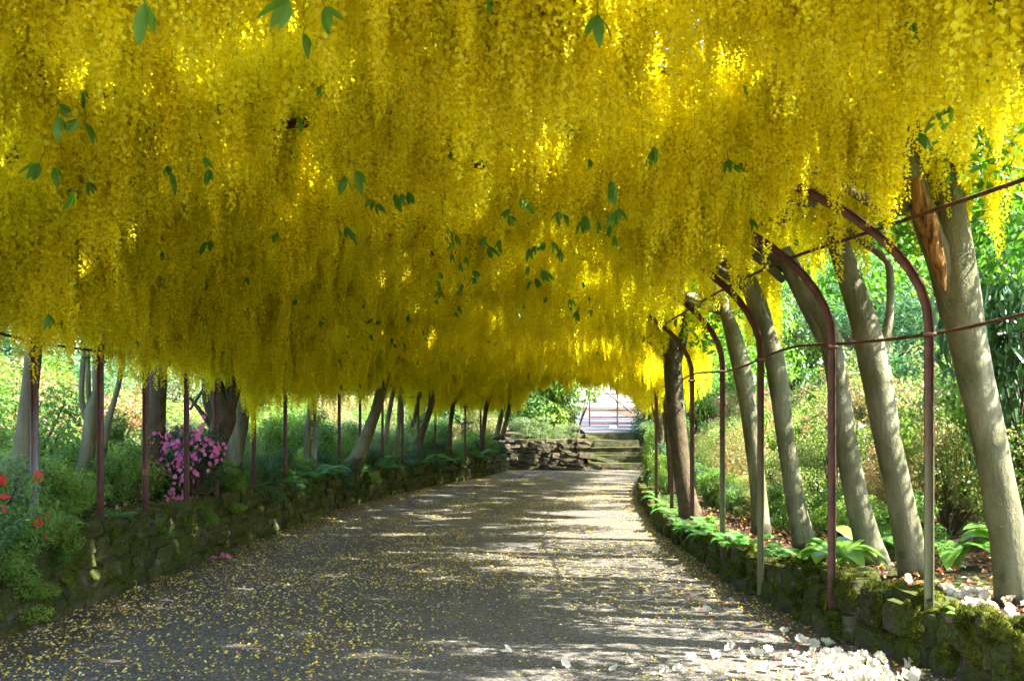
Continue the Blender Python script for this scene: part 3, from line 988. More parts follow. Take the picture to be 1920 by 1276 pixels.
# racemes ------------------------------------------------------------
def raceme_mesh(seed, L=0.36, nfl=38):
    r = np.random.default_rng(seed)
    V, Fc, mi = [], [], []
    n = 0
    # stalk: three-sided, slightly wavy
    sx, sy = r.normal(0, .012, 2)
    def axis(t): return np.array((sx * math.sin(t * 3), sy * math.sin(t * 2.4), -L * t))
    st = []
    for k in range(7):
        t = k / 6
        c = axis(t)
        for a in (0, 2.09, 4.19):
            st.append(c + 0.0016 * (1.2 - t) * np.array((math.cos(a), math.sin(a), 0)))
    V += st
    for k in range(6):
        for a in range(3):
            i0, i1 = k * 3 + a, k * 3 + (a + 1) % 3
            Fc.append((i0, i1, i1 + 3)); Fc.append((i0, i1 + 3, i0 + 3)); mi += [1, 1]
    n = len(V)
    for k in range(nfl):
        t = 0.03 + 0.97 * (k + r.uniform(-.4, .4)) / nfl
        size = 0.0152 * (1.08 - 0.62 * max(0, t - 0.45) / 0.55) * r.uniform(.85, 1.15)
        ped = 0.020 * (1.15 - 0.8 * t) * r.uniform(.7, 1.2)
        a = k * 2.399 + r.uniform(-.5, .5)
        out = np.array((math.cos(a), math.sin(a), r.uniform(-.55, .15)))
        out /= np.linalg.norm(out)
        side = np.cross(out, (0, 0, 1)); side /= np.linalg.norm(side)
        up = np.cross(side, out)
        c = axis(t) + out * ped
        # banner petal: broad, standing up and folded on its midline
        b0 = c
        bl = c + up * size * .75 + side * size * .75 + out * size * .25
        br = c + up * size * .75 - side * size * .75 + out * size * .25
        bt = c + up * size * 1.35 + out * size * .75
        V += [b0, bl, bt, br]
        Fc += [(n, n + 1, n + 2), (n, n + 2, n + 3)]; mi += [0, 0]
        n += 4
        # wings and keel: a pointed hood sticking out and down
        kt = c + out * size * 1.45 - up * size * .35
        kl = c + out * size * .6 + side * size * .42 + up * size * .1
        kr = c + out * size * .6 - side * size * .42 + up * size * .1
        kb = c + out * size * .7 - up * size * .5
        V += [c, kl, kt, kr, kb]
        Fc += [(n, n + 1, n + 4), (n + 1, n + 2, n + 4), (n, n + 4, n + 3), (n + 3, n + 4, n + 2)]; mi += [0] * 4
        n += 5
    return mesh('raceme', np.array(V), np.array(Fc), [M['petal'], M['stalk']], False, mi)


RAC = [raceme_mesh(100 + k, L, nf) for k, (L, nf) in enumerate(((0.30, 50), (0.36, 58), (0.42, 68), (0.34, 55), (0.26, 44), (0.46, 74)))]
RLEN = np.array((0.30, 0.36, 0.42, 0.34, 0.26, 0.46))


def leaflet(L, W, bend, n=5):
    """one pointed leaf blade along +x, folded on its midrib"""
    V, Fc = [], []
    for k in range(n + 1):
        t = k / n
        w_ = W * math.sin(math.pi * min(1, t * 0.92 + 0.04)) ** 0.8 * (1 - 0.25 * t)
        z_ = -bend * t * t * L
        V += [(L * t, w_, z_ + 0.18 * w_), (L * t, 0, z_), (L * t, -w_, z_ + 0.18 * w_)]
    for k in range(n):
        a = k * 3
        Fc += [(a, a + 1, a + 4, a + 3), (a + 1, a + 2, a + 5, a + 4)]
    return np.array(V, float), np.array(Fc)


def trifoliate(seed):
    r = random.Random(seed)
    mb = MB()
    for k, az in enumerate((-1.0, 0.0, 1.0)):
        V, F_ = leaflet(0.070 * r.uniform(.8, 1.2), 0.0165, r.uniform(.1, .5))
        e = Euler((r.uniform(-.4, .4), 1.0 + r.uniform(-.3, .35), az * 0.9 + r.uniform(-.2, .2)))
        V = V @ np.array(e.to_matrix()).T + np.array((0, 0, -0.045))
        mb.add(V, F_)
    V, F_ = tube([(0, 0, 0.0), (0.003, 0, -0.02), (0, 0, -0.045)], [0.0015, 0.0015, 0.0015], 4)
    mb.add(V, F_)
    return mb.mesh('leaf', M['lab_leaf'], True)


TRI = [trifoliate(s) for s in range(5)]

# where the racemes hang
def canopy_points(n, seed):
    r = np.random.default_rng(seed)
    y = 1.3 + 25.6 * r.random(n) ** 1.10
    u = r.uniform(-1.17, 1.22, n)
    return u, y


def attach_z(u, y, x):
    au = np.abs(u)
    z = SPRING + rise(y) * np.sqrt(np.clip(1 - (np.minimum(au, 0.97)) ** 2, 0, 1))
    lo_l = 2.06 + 0.10 * np.clip((au - 1.0) / 0.3, 0, 1)
    lo_r = np.interp(y, [0, 5.5, 8.5, 11.5, 14], [2.78, 2.72, 2.52, 2.35, 2.05])
    lo = np.where(u < 0, lo_l, np.where(u > 0.45, lo_r * np.clip((u - 0.45) / 0.25, 0, 1), 0))
    return np.maximum(z, lo)


# shoots: each carries a bunch of racemes at about one level
NC = 13800
UPPER = (np.arange(NC) > 7400) & (np.arange(NC) < 12600)  # hidden upper layer of racemes, added to block direct sun
CURT = np.arange(NC) >= 12600          # the low curtain over the tall wall
cu, cyy_ = canopy_points(NC, 3)
cu = np.where(CURT, rng.uniform(-1.12, -0.66, NC), cu)
cx = xc(cyy_) + hw(cyy_) * cu
q = np.column_stack([cx * 0.8, cyy_ * 0.8, np.zeros(NC)])
big = vnoise(q, 21)
small = vnoise(q * 3.1, 22)
phase = cyy_ / 1.45 + 0.42 * vnoise(np.column_stack([cx * 0.9, np.floor(cyy_ / 1.45), np.zeros(NC)]), 23)
cband = (0.5 + 0.5 * np.cos(2 * math.pi * phase)) ** 1.5
cz = attach_z(cu, cyy_, cx) - 0.34 * cband ** 1.5 - (0.10 + 0.12 * (cu < -0.6)) * big - 0.07 * small + rng.uniform(-0.02, 0.22, NC) + 0.10
cz = np.where(UPPER, attach_z(cu, cyy_, cx) + rng.uniform(0.30, 0.75, NC), cz)
cz = np.where(CURT, rng.uniform(1.98, 2.36, NC) + 0.10 * np.clip((cyy_ - 9) / 4, 0, 1) - 0.14 * big - 0.08 * small, cz)
keep = rng.random(NC) < np.clip(0.60 + 0.5 * cband + 0.35 * small + 0.3 * (cu < -0.55) + 0.2 * UPPER, 0.25, 1)
cz = cz - np.where(UPPER, 0, 0.10 * np.clip((-cu - 0.5) / 0.2, 0, 1) * np.clip((1.08 + cu) / 0.1, 0, 1))
fr = np.clip((cu - 0.62) / 0.35, 0, 1) * np.clip((13.0 - cyy_) / 2, 0, 1)
keep &= rng.random(NC) > fr * (0.50 - 0.55 * small)
fl = np.clip((-cu - 0.85) / 0.3, 0, 1)
keep &= rng.random(NC) > fl * (0.15 - 0.5 * small)
keep &= ~UPPER | ((cu < 1.1) & (cu > -0.92))
cu, cyy_, cx, cz = cu[keep], cyy_[keep], cx[keep], cz[keep]
NC = len(cu)
# ten bunches; each is a list of racemes round one shoot tip
BUNCH = []
for k in range(10):
    nb = int(rng.integers(7, 12))
    th_ = rng.uniform(0, 6.283, nb)
    rr_ = 0.092 * np.sqrt(rng.random(nb)) * rng.uniform(.8, 1.25)
    BUNCH.append([(int(rng.integers(0, len(RAC))), Vector((rr_[j] * math.cos(th_[j]), rr_[j] * math.sin(th_[j]), rng.normal(0, .035) + 1.1 * rr_[j])),
                   Euler((rng.normal(0, .09), rng.normal(0, .09), rng.uniform(0, 6.283))), float(rng.uniform(.8, 1.15))) for j in range(nb)])
cvar = rng.integers(0, len(BUNCH), NC)
crot = rng.uniform(0, 6.283, NC)
cscl = rng.uniform(0.85, 1.15, NC)
own_c, own_j, xs_, ys_, zs_, ln_ = [], [], [], [], [], []
for v, bn in enumerate(BUNCH):
    ci = np.where(cvar == v)[0]
    cr, sr_ = np.cos(crot[ci]), np.sin(crot[ci])
    for j, (ri, off, e, sc) in enumerate(bn):
        own_c.append(ci); own_j.append(np.full(len(ci), j))
        xs_.append(cx[ci] + cscl[ci] * (off.x * cr - off.y * sr_))
        ys_.append(cyy_[ci] + cscl[ci] * (off.x * sr_ + off.y * cr))
        zs_.append(cz[ci] + cscl[ci] * off.z)
        ln_.append(RLEN[ri] * sc * cscl[ci])
own_c, own_j, x, y, z, ln_ = (np.concatenate(q) for q in (own_c, own_j, xs_, ys_, zs_, ln_))
NR = len(x)

# which racemes show most from the path (a coarse depth sort), so that those become single parts
Wb, Hb = 960, 638
buf = np.zeros((Hb, Wb), bool)
vis = np.zeros(NR)
ysafe = np.maximum(y, 0.5)
sx = (VX + x * FPX / ysafe) / 2
sy0 = (HY - (z - CAM_Z) * FPX / ysafe) / 2
sy1 = (HY - (z - ln_ - CAM_Z) * FPX / ysafe) / 2
wd = np.maximum(1, 0.022 * FPX / ysafe)
for i in np.argsort(y):
    a, b = int(sx[i] - wd[i] / 2), int(sx[i] + wd[i] / 2) + 1
    c, d = int(sy0[i]), int(sy1[i]) + 1
    a, b, c, d = max(a, 0), min(b, Wb), max(c, 0), min(d, Hb)
    if b > a and d > c and y[i] > 0.8:
        sub = buf[c:d, a:b]
        vis[i] = sub.size - sub.sum()
        sub[:] = True

tree_y = np.array([t[2] for t in trees])
tree_s = np.array([t[1] for t in trees])
split_u = -0.05 + 0.25 * vnoise(np.column_stack([cyy_ * 0.6, cyy_ * 0, cyy_ * 0]), 31)
sidev = np.where(cu > split_u, 1, -1)
cost = np.abs(cyy_[:, None] + 0.35 * vnoise(np.column_stack([cx * 1.3, cyy_ * 0.4, cyy_ * 0]), 32)[:, None] - tree_y[None]) + np.where(sidev[:, None] == tree_s[None], 0, 100)
owner = cost.argmin(1)
cvis = np.bincount(own_c, vis, NC)

# bunches too small to pick apart are instanced from ten real bunches that hang in the crown
def crown_nodes(sources):
    ng = bpy.data.node_groups.new('hang racemes', 'GeometryNodeTree')
    ng.interface.new_socket('Geometry', in_out='INPUT', socket_type='NodeSocketGeometry')
    ng.interface.new_socket('Geometry', in_out='OUTPUT', socket_type='NodeSocketGeometry')
    gi, go = ng.nodes.new('NodeGroupInput'), ng.nodes.new('NodeGroupOutput')
    jn = ng.nodes.new('GeometryNodeJoinGeometry')
    for s in sources[::-1]:
        oi = ng.nodes.new('GeometryNodeObjectInfo')
        oi.transform_space = 'ORIGINAL'
        oi.inputs['Object'].default_value = s
        gti = ng.nodes.new('GeometryNodeGeometryToInstance')
        ng.links.new(oi.outputs['Geometry'], gti.inputs[0])
        ng.links.new(gti.outputs[0], jn.inputs[0])
    ip = ng.nodes.new('GeometryNodeInstanceOnPoints')
    ip.inputs['Pick Instance'].default_value = True
    ng.links.new(gi.outputs[0], ip.inputs['Points'])
    ng.links.new(jn.outputs[0], ip.inputs['Instance'])
    def attr(nm, ty, sock):
        a = ng.nodes.new('GeometryNodeInputNamedAttribute')
        a.data_type = ty
        a.inputs['Name'].default_value = nm
        ng.links.new(a.outputs['Attribute'], ip.inputs[sock])
    attr('idx', 'INT', 'Instance Index')
    attr('rot', 'FLOAT_VECTOR', 'Rotation')
    attr('scl', 'FLOAT', 'Scale')
    ng.links.new(ip.outputs[0], go.inputs[0])
    return ng


def point_cloud(name, co, idx, rot, scl, parent, nodes):
    me = bpy.data.meshes.new(name)
    me.vertices.add(len(co))
    me.vertices.foreach_set('co', np.asarray(co, np.float32).ravel())
    me.attributes.new('idx', 'INT', 'POINT').data.foreach_set('value', np.asarray(idx, np.int32))
    me.attributes.new('rot', 'FLOAT_VECTOR', 'POINT').data.foreach_set('vector', np.asarray(rot, np.float32).ravel())
    me.attributes.new('scl', 'FLOAT', 'POINT').data.foreach_set('value', np.asarray(scl, np.float32))
    o = obj(name, me, parent)
    md = o.modifiers.new('racemes', 'NODES')
    md.node_group = nodes
    tag(o, kind='stuff')
    return o


single = np.zeros(NC, bool)
for k in range(len(trees)):
    mine = np.where(owner == k)[0]
    best = mine[np.argsort(-cvis[mine])][:40]
    single[best[cvis[best] > 60]] = True
for c in np.where(single)[0]:
    to = trees[owner[c]][0]
    base_m = Matrix.LocRotScale(Vector((cx[c], cyy_[c], cz[c])) - to.location, Euler((0, 0, crot[c])), Vector((cscl[c],) * 3))
    for ri, off, e, sc in BUNCH[cvar[c]]:
        l, q_, s_ = (base_m @ Matrix.LocRotScale(off, e, Vector((sc,) * 3))).decompose()
        obj('raceme', RAC[ri], to, l, q_.to_euler(), s_)
def bunch_mesh(bn):
    mb = []
    for ri, off, e, sc in bn:
        mb.append((RAC[ri], Matrix.LocRotScale(off, e, Vector((sc,) * 3))))
    V_, F_, MI = [], [], []
    n0 = 0
    for me, mt in mb:
        v = np.empty(len(me.vertices) * 3, np.float32); me.vertices.foreach_get('co', v)
        f = np.empty(len(me.loops), np.int32); me.loops.foreach_get('vertex_index', f)
        mi = np.empty(len(me.polygons), np.int32); me.polygons.foreach_get('material_index', mi)
        m = np.array(mt)
        V_.append(v.reshape(-1, 3) @ m[:3, :3].T + m[:3, 3]); F_.append(f.reshape(-1, 3) + n0); MI.append(mi)
        n0 += len(me.vertices)
    return mesh('bunch', np.concatenate(V_), np.concatenate(F_), [M['petal'], M['stalk']], False, np.concatenate(MI))
sources = []
taken = single.copy()
for v, bn in enumerate(BUNCH):
    c = [i for i in np.where((cvar == v) & ~single)[0] if 4 < cyy_[i] < 12][0]
    to = trees[owner[c]][0]
    o = obj('blossom_bunch', bunch_mesh(bn), to, Vector((cx[c], cyy_[c], cz[c])) - to.location, (0, 0, crot[c]), (cscl[c],) * 3)
    tag(o, kind='stuff')
    taken[c] = True
    sources.append(o)
CROWN = crown_nodes(sources)
for k, (to, s, ty) in enumerate(trees):
    mine = np.where((owner == k) & ~taken)[0]
    if len(mine):
        co = np.column_stack([cx[mine], cyy_[mine], cz[mine]]) - np.array(to.location)
        point_cloud('blossom_crown', co, cvar[mine], np.column_stack([np.zeros((len(mine), 2)), crot[mine]]), cscl[mine], to, CROWN)

# leaves hanging among the racemes, each a part of its tree
def nearest_tree(xx, yv):
    s = 1 if (xx - float(xc(yv))) > 0 else -1
    c = np.abs(tree_y - yv) + np.where(tree_s == s, 0, 100)
    return trees[int(c.argmin())][0]


lr = random.Random(99)
def hang_leaf(p, sc=1.0):
    to = nearest_tree(p[0], p[1])
    obj('leaf', lr.choice(TRI), to, Vector(p) - to.location, (lr.uniform(-.5, .5), lr.uniform(-.5, .5), lr.uniform(0, 6.28)), (sc,) * 3)


for (px, py, d, sc) in ((268, -30, 2.3, 1.1), (555, -35, 2.3, 1.05), (600, -10, 2.35, .85), (1120, -10, 2.4, 1.0), (1475, 55, 3.0, 0.8), (1512, 20, 3.1, .8), (1745, 5, 2.9, 1.1),
                        (1838, 15, 2.8, 1.35), (1905, 60, 2.8, 1.3), (1800, 165, 3.1, 1.25), (1722, 225, 3.2, .9), (1560, 0, 2.9, .8), (1700, -20, 2.8, 1.0)):
    hang_leaf(P(px, py, d), sc)
for (px, py) in ((95, 200), (160, 230), (320, 315), (380, 300), (150, 340), (95, 300), (652, 305), (740, 350), (700, 370), (985, 365), (1135, 330), (400, 450), (520, 430),
                 (845, 440), (905, 455), (925, 440), (870, 495), (880, 520), (960, 400), (990, 470), (1000, 500), (1040, 460), (1060, 480), (1055, 395), (1090, 395), (1105, 400),
                 (820, 560), (830, 520), (885, 525), (1010, 520), (1075, 570), (1085, 590), (1110, 575), (1150, 430), (1230, 270), (1150, 375), (855, 585), (430, 580), (460, 590), (490, 595),
                 (560, 565), (700, 620), (760, 600), (1060, 690), (1075, 685), (790, 620), (735, 635), (440, 640), (500, 620), (640, 430), (840, 460), (280, 720), (300, 690), (330, 670), (265, 730)):
    d = min(24, max(3.0, (2.13 - CAM_Z) * FPX / max(20, HY - py)))
    for _ in range(2):
        hang_leaf(P(px + lr.uniform(-12, 12), py + lr.uniform(-25, 5), d + lr.uniform(-.2, .15)), lr.uniform(.6, 1.0))

cand = np.where((cvis > 25) & (cyy_ > 2.6))[0]
for c in np.random.default_rng(606).choice(cand, 330, replace=False):
    a_ = lr.uniform(0, 6.28)
    hang_leaf((cx[c] + .09 * math.cos(a_), cyy_[c] - .05 + .09 * math.sin(a_), cz[c] - lr.uniform(.0, .22)), lr.uniform(.5, .95))

# leafy tops of the laburnums above the arch: one foliage part per tree, thickened to block the sun
def leaf_cloud(centers, radii, n, size, seed, flat=0.6, up=0.5):
    """n leaves through clumps; returns V, F"""
    r = np.random.default_rng(seed)
    centers = np.asarray(centers, float)
    radii = np.asarray(radii, float)
    wgt = radii ** 2 / (radii ** 2).sum()
    c = r.choice(len(centers), n, p=wgt)
    d = r.normal(size=(n, 3)); d /= np.linalg.norm(d, axis=1)[:, None]
    rr = radii[c] * r.uniform(0.25, 1.0, n) ** 0.45
    pos = centers[c] + d * rr[:, None] * np.array((1, 1, flat))
    nrm = d * 0.7 + r.normal(0, .55, (n, 3)) + np.array((0, 0, up))
    nrm /= np.linalg.norm(nrm, axis=1)[:, None]
    ax = np.cross(nrm, r.normal(size=(n, 3)))
    ax += np.array((0, 0, -0.15)); ax -= nrm * (ax * nrm).sum(1)[:, None]
    ax /= np.linalg.norm(ax, axis=1)[:, None] + 1e-9
    sd_ = np.cross(nrm, ax)
    s = (size * r.uniform(.6, 1.3, n))[:, None]
    v0 = pos - ax * s * 0.5
    v1 = pos + sd_ * s * 0.24 + nrm * s * 0.06
    v2 = pos + ax * s * 0.5 - nrm * s * 0.08
    v3 = pos - sd_ * s * 0.24 + nrm * s * 0.06
    V = np.stack([v0, v1, v2, v3], 1).reshape(-1, 3)
    b = np.arange(n)[:, None] * 4
    F_ = np.concatenate([b + np.array((0, 1, 2)), b + np.array((0, 2, 3))])
    return V, F_


for k, (to, s, ty) in enumerate(trees):
    r = np.random.default_rng(500 + k)
    cs, rs = [], []
    for q in range(14 if s < 0 else 16):  # outermost clumps on the mossy edging side are added to dapple the sun
        uu = s * (r.uniform(0.0, 0.85 if s < 0 else 1.25) if q < 9 or s < 0 else r.uniform(1.0, 1.75))
        yv = ty + r.uniform(-1.0, 1.0)
        cs.append((float(xc(yv)) + float(hw(yv)) * uu, yv, float(attach_z(np.array([uu]), np.array([yv]), None)[0]) + (r.uniform(0.40, 0.9) if q < 9 or s < 0 else r.uniform(-0.25, 0.9))))
        rs.append(r.uniform(0.25, 0.45) if q < 9 or s < 0 else r.uniform(0.35, 0.65))
    V, F_ = leaf_cloud(np.array(cs) - np.array(to.location), rs, 3000 if s < 0 else 4600, 0.085, 900 + k)
    tag(obj('foliage', mesh('foliage', V, F_, M['lab_leaf']), to), kind='stuff')


# ------------------------------------------------------------------ shrubs and background trees
def shrub_shape(seed, n, size, mat, clumps=14, flat=0.75, h=1.0):
    """unit shrub: radius 1, base at z=0, height about h*1.5"""
    r = np.random.default_rng(seed)
    cs, rs = [], []
    for k in range(clumps):
        a = r.uniform(0, 6.283)
        e = r.uniform(0.05, 1.0)
        rad = 0.72 * math.sqrt(1 - (e * 0.85) ** 2) * r.uniform(.6, 1.05)
        cs.append((rad * math.cos(a), rad * math.sin(a), h * (0.18 + 0.95 * e)))
        rs.append(r.uniform(0.26, 0.44))
    V, F_ = leaf_cloud(cs, rs, n, size, seed + 1, flat)
    fol = mesh('foliage', V, F_, mat)
    mb = MB()
    for k, c in enumerate(cs):
        c = np.array(c)
        p = [(c[0] * .06, c[1] * .06, -0.08), c * np.array((.35, .35, .4)) + r.normal(0, .04, 3), c * np.array((.75, .75, .75)) + r.normal(0, .04, 3), c]
        V, F_ = tube(p, [0.024, 0.018, 0.012, 0.004], 5, 9)
        mb.add(V, F_)
    return fol, mb.mesh('stems', M['dark_bark'], True), cs, rs


SH = {}
for key, mat, n, size in (('mid', 'leaf_mid', 4200, 0.075), ('dark', 'leaf_dark', 4200, 0.085), ('bright', 'leaf_bright', 4000, 0.08), ('blue', 'leaf_blue', 4200, 0.075),
                          ('red', 'leaf_red', 5200, 0.055), ('gold', 'leaf_gold', 5200, 0.055), ('pale', 'leaf_pale', 4600, 0.06), ('rhodo', 'leaf_dark', 1100, 0.14)):
    SH[key] = [shrub_shape(hash_ * 17 + len(key) * 5 + int(size * 1000), n, size, M[mat]) for hash_ in (1, 2, 3)]


def flower_mesh(mat, size, petals=5, cup=0.35, seed=0):
    """open five-lobed flower, lobes wavy"""
    r = random.Random(seed)
    V, F_ = [(0, 0, -cup * size * 0.9)], []
    for k in range(petals):
        a = 2 * math.pi * k / petals + r.uniform(-.1, .1)
        w0 = math.pi / petals
        s = size * r.uniform(.88, 1.12)
        i = len(V)
        for rad, wf, zz in ((0.38, .9, -.35), (0.74, 1.12, -.02), (1.0, .62, .10)):
            for j in (-1, 0, 1):
                V.append((rad * s * math.cos(a + j * w0 * wf), rad * s * math.sin(a + j * w0 * wf), s * cup * (zz + (r.uniform(-.02, .28) if j else r.uniform(-.16, .05)) * rad)))
        F_ += [(0, i, i + 1), (0, i + 1, i + 2)]
        for row in (0, 3):
            for j in (0, 1):
                q = i + row + j
                F_ += [(q, q + 3, q + 4), (q, q + 4, q + 1)]
    return mesh('flower', np.array(V, float), np.array(F_), mat, True)


PINKF = [flower_mesh(M['pink'], 0.03, seed=s) for s in range(3)]
MAGF = [flower_mesh(M['magenta'], 0.021, seed=10 + s) for s in range(3)]
REDF = [flower_mesh(M['red'], 0.03, seed=20 + s) for s in range(2)]
WHITEF = [flower_mesh(M['white_petal'], 0.031, cup=0.9, seed=30 + s) for s in range(6)]

sr = random.Random(4242)
def shrub(key, x_, y_, rad, hgt, label, group, cat='bush', flowers=None, nfl=0, name='shrub', dz=0.0):
    fol, stems, cs, rs = sr.choice(SH[key])
    z_ = float(ground_z(x_, y_)) + dz
    o = empty(name, (x_, y_, z_), sr.uniform(0, 6.28))
    tag(o, label, cat, group)
    s = (rad, rad, hgt / 1.5)
    obj('foliage', fol, o, scale=s)
    obj('stems', stems, o, scale=s)
    for k in range(nfl):
        i = sr.randrange(len(cs))
        d = Vector((sr.gauss(0, 1), sr.gauss(0, 1), abs(sr.gauss(0, 1)))).normalized()
        p = Vector(cs[i]) + d * rs[i] * 0.98
        p = Vector((p.x * rad, p.y * rad, p.z * hgt / 1.5))
        e = d.to_track_quat('Z', 'Y').to_euler()
        obj('flower', sr.choice(flowers), o, p, e, (sr.uniform(.8, 1.2),) * 3)
    return o


L_ = {
    'lw_mid': ('mid green shrub behind tall wall', 'mid green shrubs behind tall wall'),
    'lw_bright': ('yellow green shrub behind tall wall', 'yellow green shrubs behind tall wall'),
    'lw_red': ('reddish azalea bush behind tall wall', 'reddish azalea bushes behind tall wall'),
    'lw_blue': ('bluish green shrub behind tall wall', 'bluish green shrubs behind tall wall'),
    'lw_pale': ('pale leaved shrub behind tall wall', 'pale leaved shrubs behind tall wall'),
    'lw_dark': ('dark evergreen shrub behind tall wall', 'dark evergreen shrubs behind tall wall'),
    'lw_gold': ('golden azalea bush behind tall wall', 'golden azalea bushes behind tall wall'),
    'rw_mid': ('mid green shrub behind mossy edging', 'mid green shrubs behind mossy edging'),
    'rw_bright': ('yellow green shrub behind mossy edging', 'yellow green shrubs behind mossy edging'),
    'rw_red': ('reddish azalea bush behind mossy edging', 'reddish azalea bushes behind mossy edging'),
    'rw_blue': ('bluish green shrub behind mossy edging', 'bluish green shrubs behind mossy edging'),
    'rw_pale': ('pale leaved shrub behind mossy edging', 'pale leaved shrubs behind mossy edging'),
    'rw_dark': ('dark evergreen shrub behind mossy edging', 'dark evergreen shrubs behind mossy edging'),
    'rw_gold': ('golden azalea bush behind mossy edging', 'golden azalea bushes behind mossy edging'),
}
ROWN = {}
def scatter(side, keys, y0, y1, step, d0, d1, rad, hgt, fl=None, nf=0):
    pre = 'lw_' if side < 0 else 'rw_'
    yv = y0
    while yv < y1:
        k = sr.choice(keys)
        dd = sr.uniform(d0, d1)
        edge = float(XL(yv)) if side < 0 else float(XR(yv))
        xx = edge + side * dd
        lab, grp = L_[pre + k]
        lab = lab + ', ' + ('front row', 'second row', 'middle row', 'fourth row', 'back row')[int(np.searchsorted([1.0, 2.0, 3.4, 5.0], (d0 + d1) / 2))] + ', by the ' + by_rib(side, yv)
        grp = grp + ' ' + by_rib(side, yv)
        s = sr.uniform(.8, 1.25)
        has = fl and sr.random() < .5
        shrub(k, xx, yv, sr.uniform(*rad) * s, sr.uniform(*hgt) * s, lab, grp, flowers=fl, nfl=nf if has else 0)
        yv += step * sr.uniform(.8, 1.25)


# behind the tall wall
scatter(-1, ['mid', 'bright', 'mid', 'pale'], 6.4, 27, 0.55, 0.45, 0.85, (.34, .48), (.45, .75))
scatter(-1, ['mid', 'bright', 'mid', 'dark'], 10.2, 27, 0.60, 0.16, 0.30, (.20, .30), (.28, .46))
scatter(-1, ['mid', 'red', 'bright', 'pale'], 7.5, 28, 0.80, 1.1, 1.8, (.50, .72), (.75, 1.1), PINKF, 4)
scatter(-1, ['red', 'red', 'bright', 'pale', 'mid'], 9.0, 30, 1.2, 2.4, 3.6, (.7, 1.0), (.8, 1.2), PINKF, 5)
scatter(-1, ['red', 'bright', 'blue', 'pale'], 12, 32, 1.5, 4.2, 5.8, (.9, 1.3), (1.0, 1.5))
scatter(-1, ['blue', 'bright', 'blue', 'mid'], 15, 36, 1.9, 6.4, 8.6, (1.2, 1.7), (1.6, 2.4))
# behind the mossy edging
scatter(+1, ['gold', 'red', 'gold'], 6.8, 26, 0.85, 1.35, 1.7, (.42, .58), (.8, 1.15), PINKF, 3)
scatter(+1, ['gold', 'red', 'gold', 'bright'], 6.0, 26, 0.95, 2.1, 2.9, (.6, .85), (1.2, 1.6), PINKF, 4)
scatter(+1, ['gold', 'red', 'mid'], 7, 28, 1.3, 3.4, 4.6, (.8, 1.1), (1.3, 1.8))
scatter(+1, ['blue', 'bright', 'blue'], 9, 30, 1.7, 5.0, 6.6, (1.0, 1.4), (1.7, 2.4))
scatter(+1, ['dark', 'mid'], 11.0, 26, 0.8, 0.75, 1.1, (.25, .36), (.35, .55))

scatter(+1, ['dark', 'mid', 'bright'], 15.0, 26, 0.85, 0.22, 0.40, (.28, .42), (.75, 1.15))
scatter(+1, ['bright', 'mid', 'gold'], 6.9, 14, 0.75, 0.85, 1.15, (.26, .40), (.40, .65))
# larger rhododendrons with long leaves beside the first thick trunk
for (xx, yv, rad, h) in ((3.55, 7.2, .6, 2.4), (4.2, 8.3, .8, 2.8), (4.7, 9.8, .9, 3.2)):
    shrub('rhodo', xx, yv, rad, h, 'tall open rhododendron with long glossy leaves behind the wounded trunk', 'rhododendrons behind the wounded trunk', cat='bush')

# end of the path
shrub('bright', 1.0, 30.2, 1.75, 3.0, 'large bright green spreading bush beside the head of the steps', None)
shrub('mid', -0.2, 30.0, 1.7, 2.6, 'large mid green bush above the rubble end wall', None)
shrub('pale', -0.3, 28.3, 0.85, 0.85, 'pale variegated bush spilling over the rubble end wall', None)
shrub('pale', 0.7, 28.3, 0.55, 0.7, 'small pale bush on the rubble end wall next to the steps', None)
shrub('red', -1.6, 28.6, 0.9, 1.2, 'pink tinged bush at the corner of the rubble end wall', None)
shrub('dark', 3.35, 29.2, 0.78, 1.9, 'dark bush crowding the steps from the side away from the rubble wall', None)
shrub('mid', 4.0, 31.6, 1.05, 2.4, 'rounded green bush next to the gate', None)
shrub('pale', 3.1, 27.9, 0.45, 0.8, 'long leaved pale plant hanging over the lowest step', None)
shrub('bright', 4.6, 30.2, 1.3, 2.4, 'bright green bush on the bank beside the steps', None)
shrub('mid', 4.1, 27.0, .8, 1.5, 'mid green bush at the far end of the mossy edging', None)
shrub('red', 5.6, 28.5, 1.2, 1.9, 'reddish bush on the bank near the steps', None)
shrub('bright', 6.8, 30.5, 1.5, 2.6, 'yellow green bush high on the bank near the gate', None)
shrub('blue', -3.2, 34.5, 2.0, 3.4, 'tall bluish bush beyond the rubble end wall', 'tall bluish bushes at the far end')
shrub('bright', -0.8, 33.5, 1.8, 3.4, 'tall yellow green bush behind the rubble end wall', None)
shrub('mid', -2.4, 31, 1.6, 2.6, 'tall green bush behind the rubble end wall', 'tall bushes behind the end wall')
shrub('blue', -4.2, 33, 1.9, 3.0, 'tall bluish bush behind the far end of the tall wall', 'tall bluish bushes at the far end')
shrub('mid', 6.4, 33.5, 1.6, 2.8, 'broad green bush behind the gate post', None)


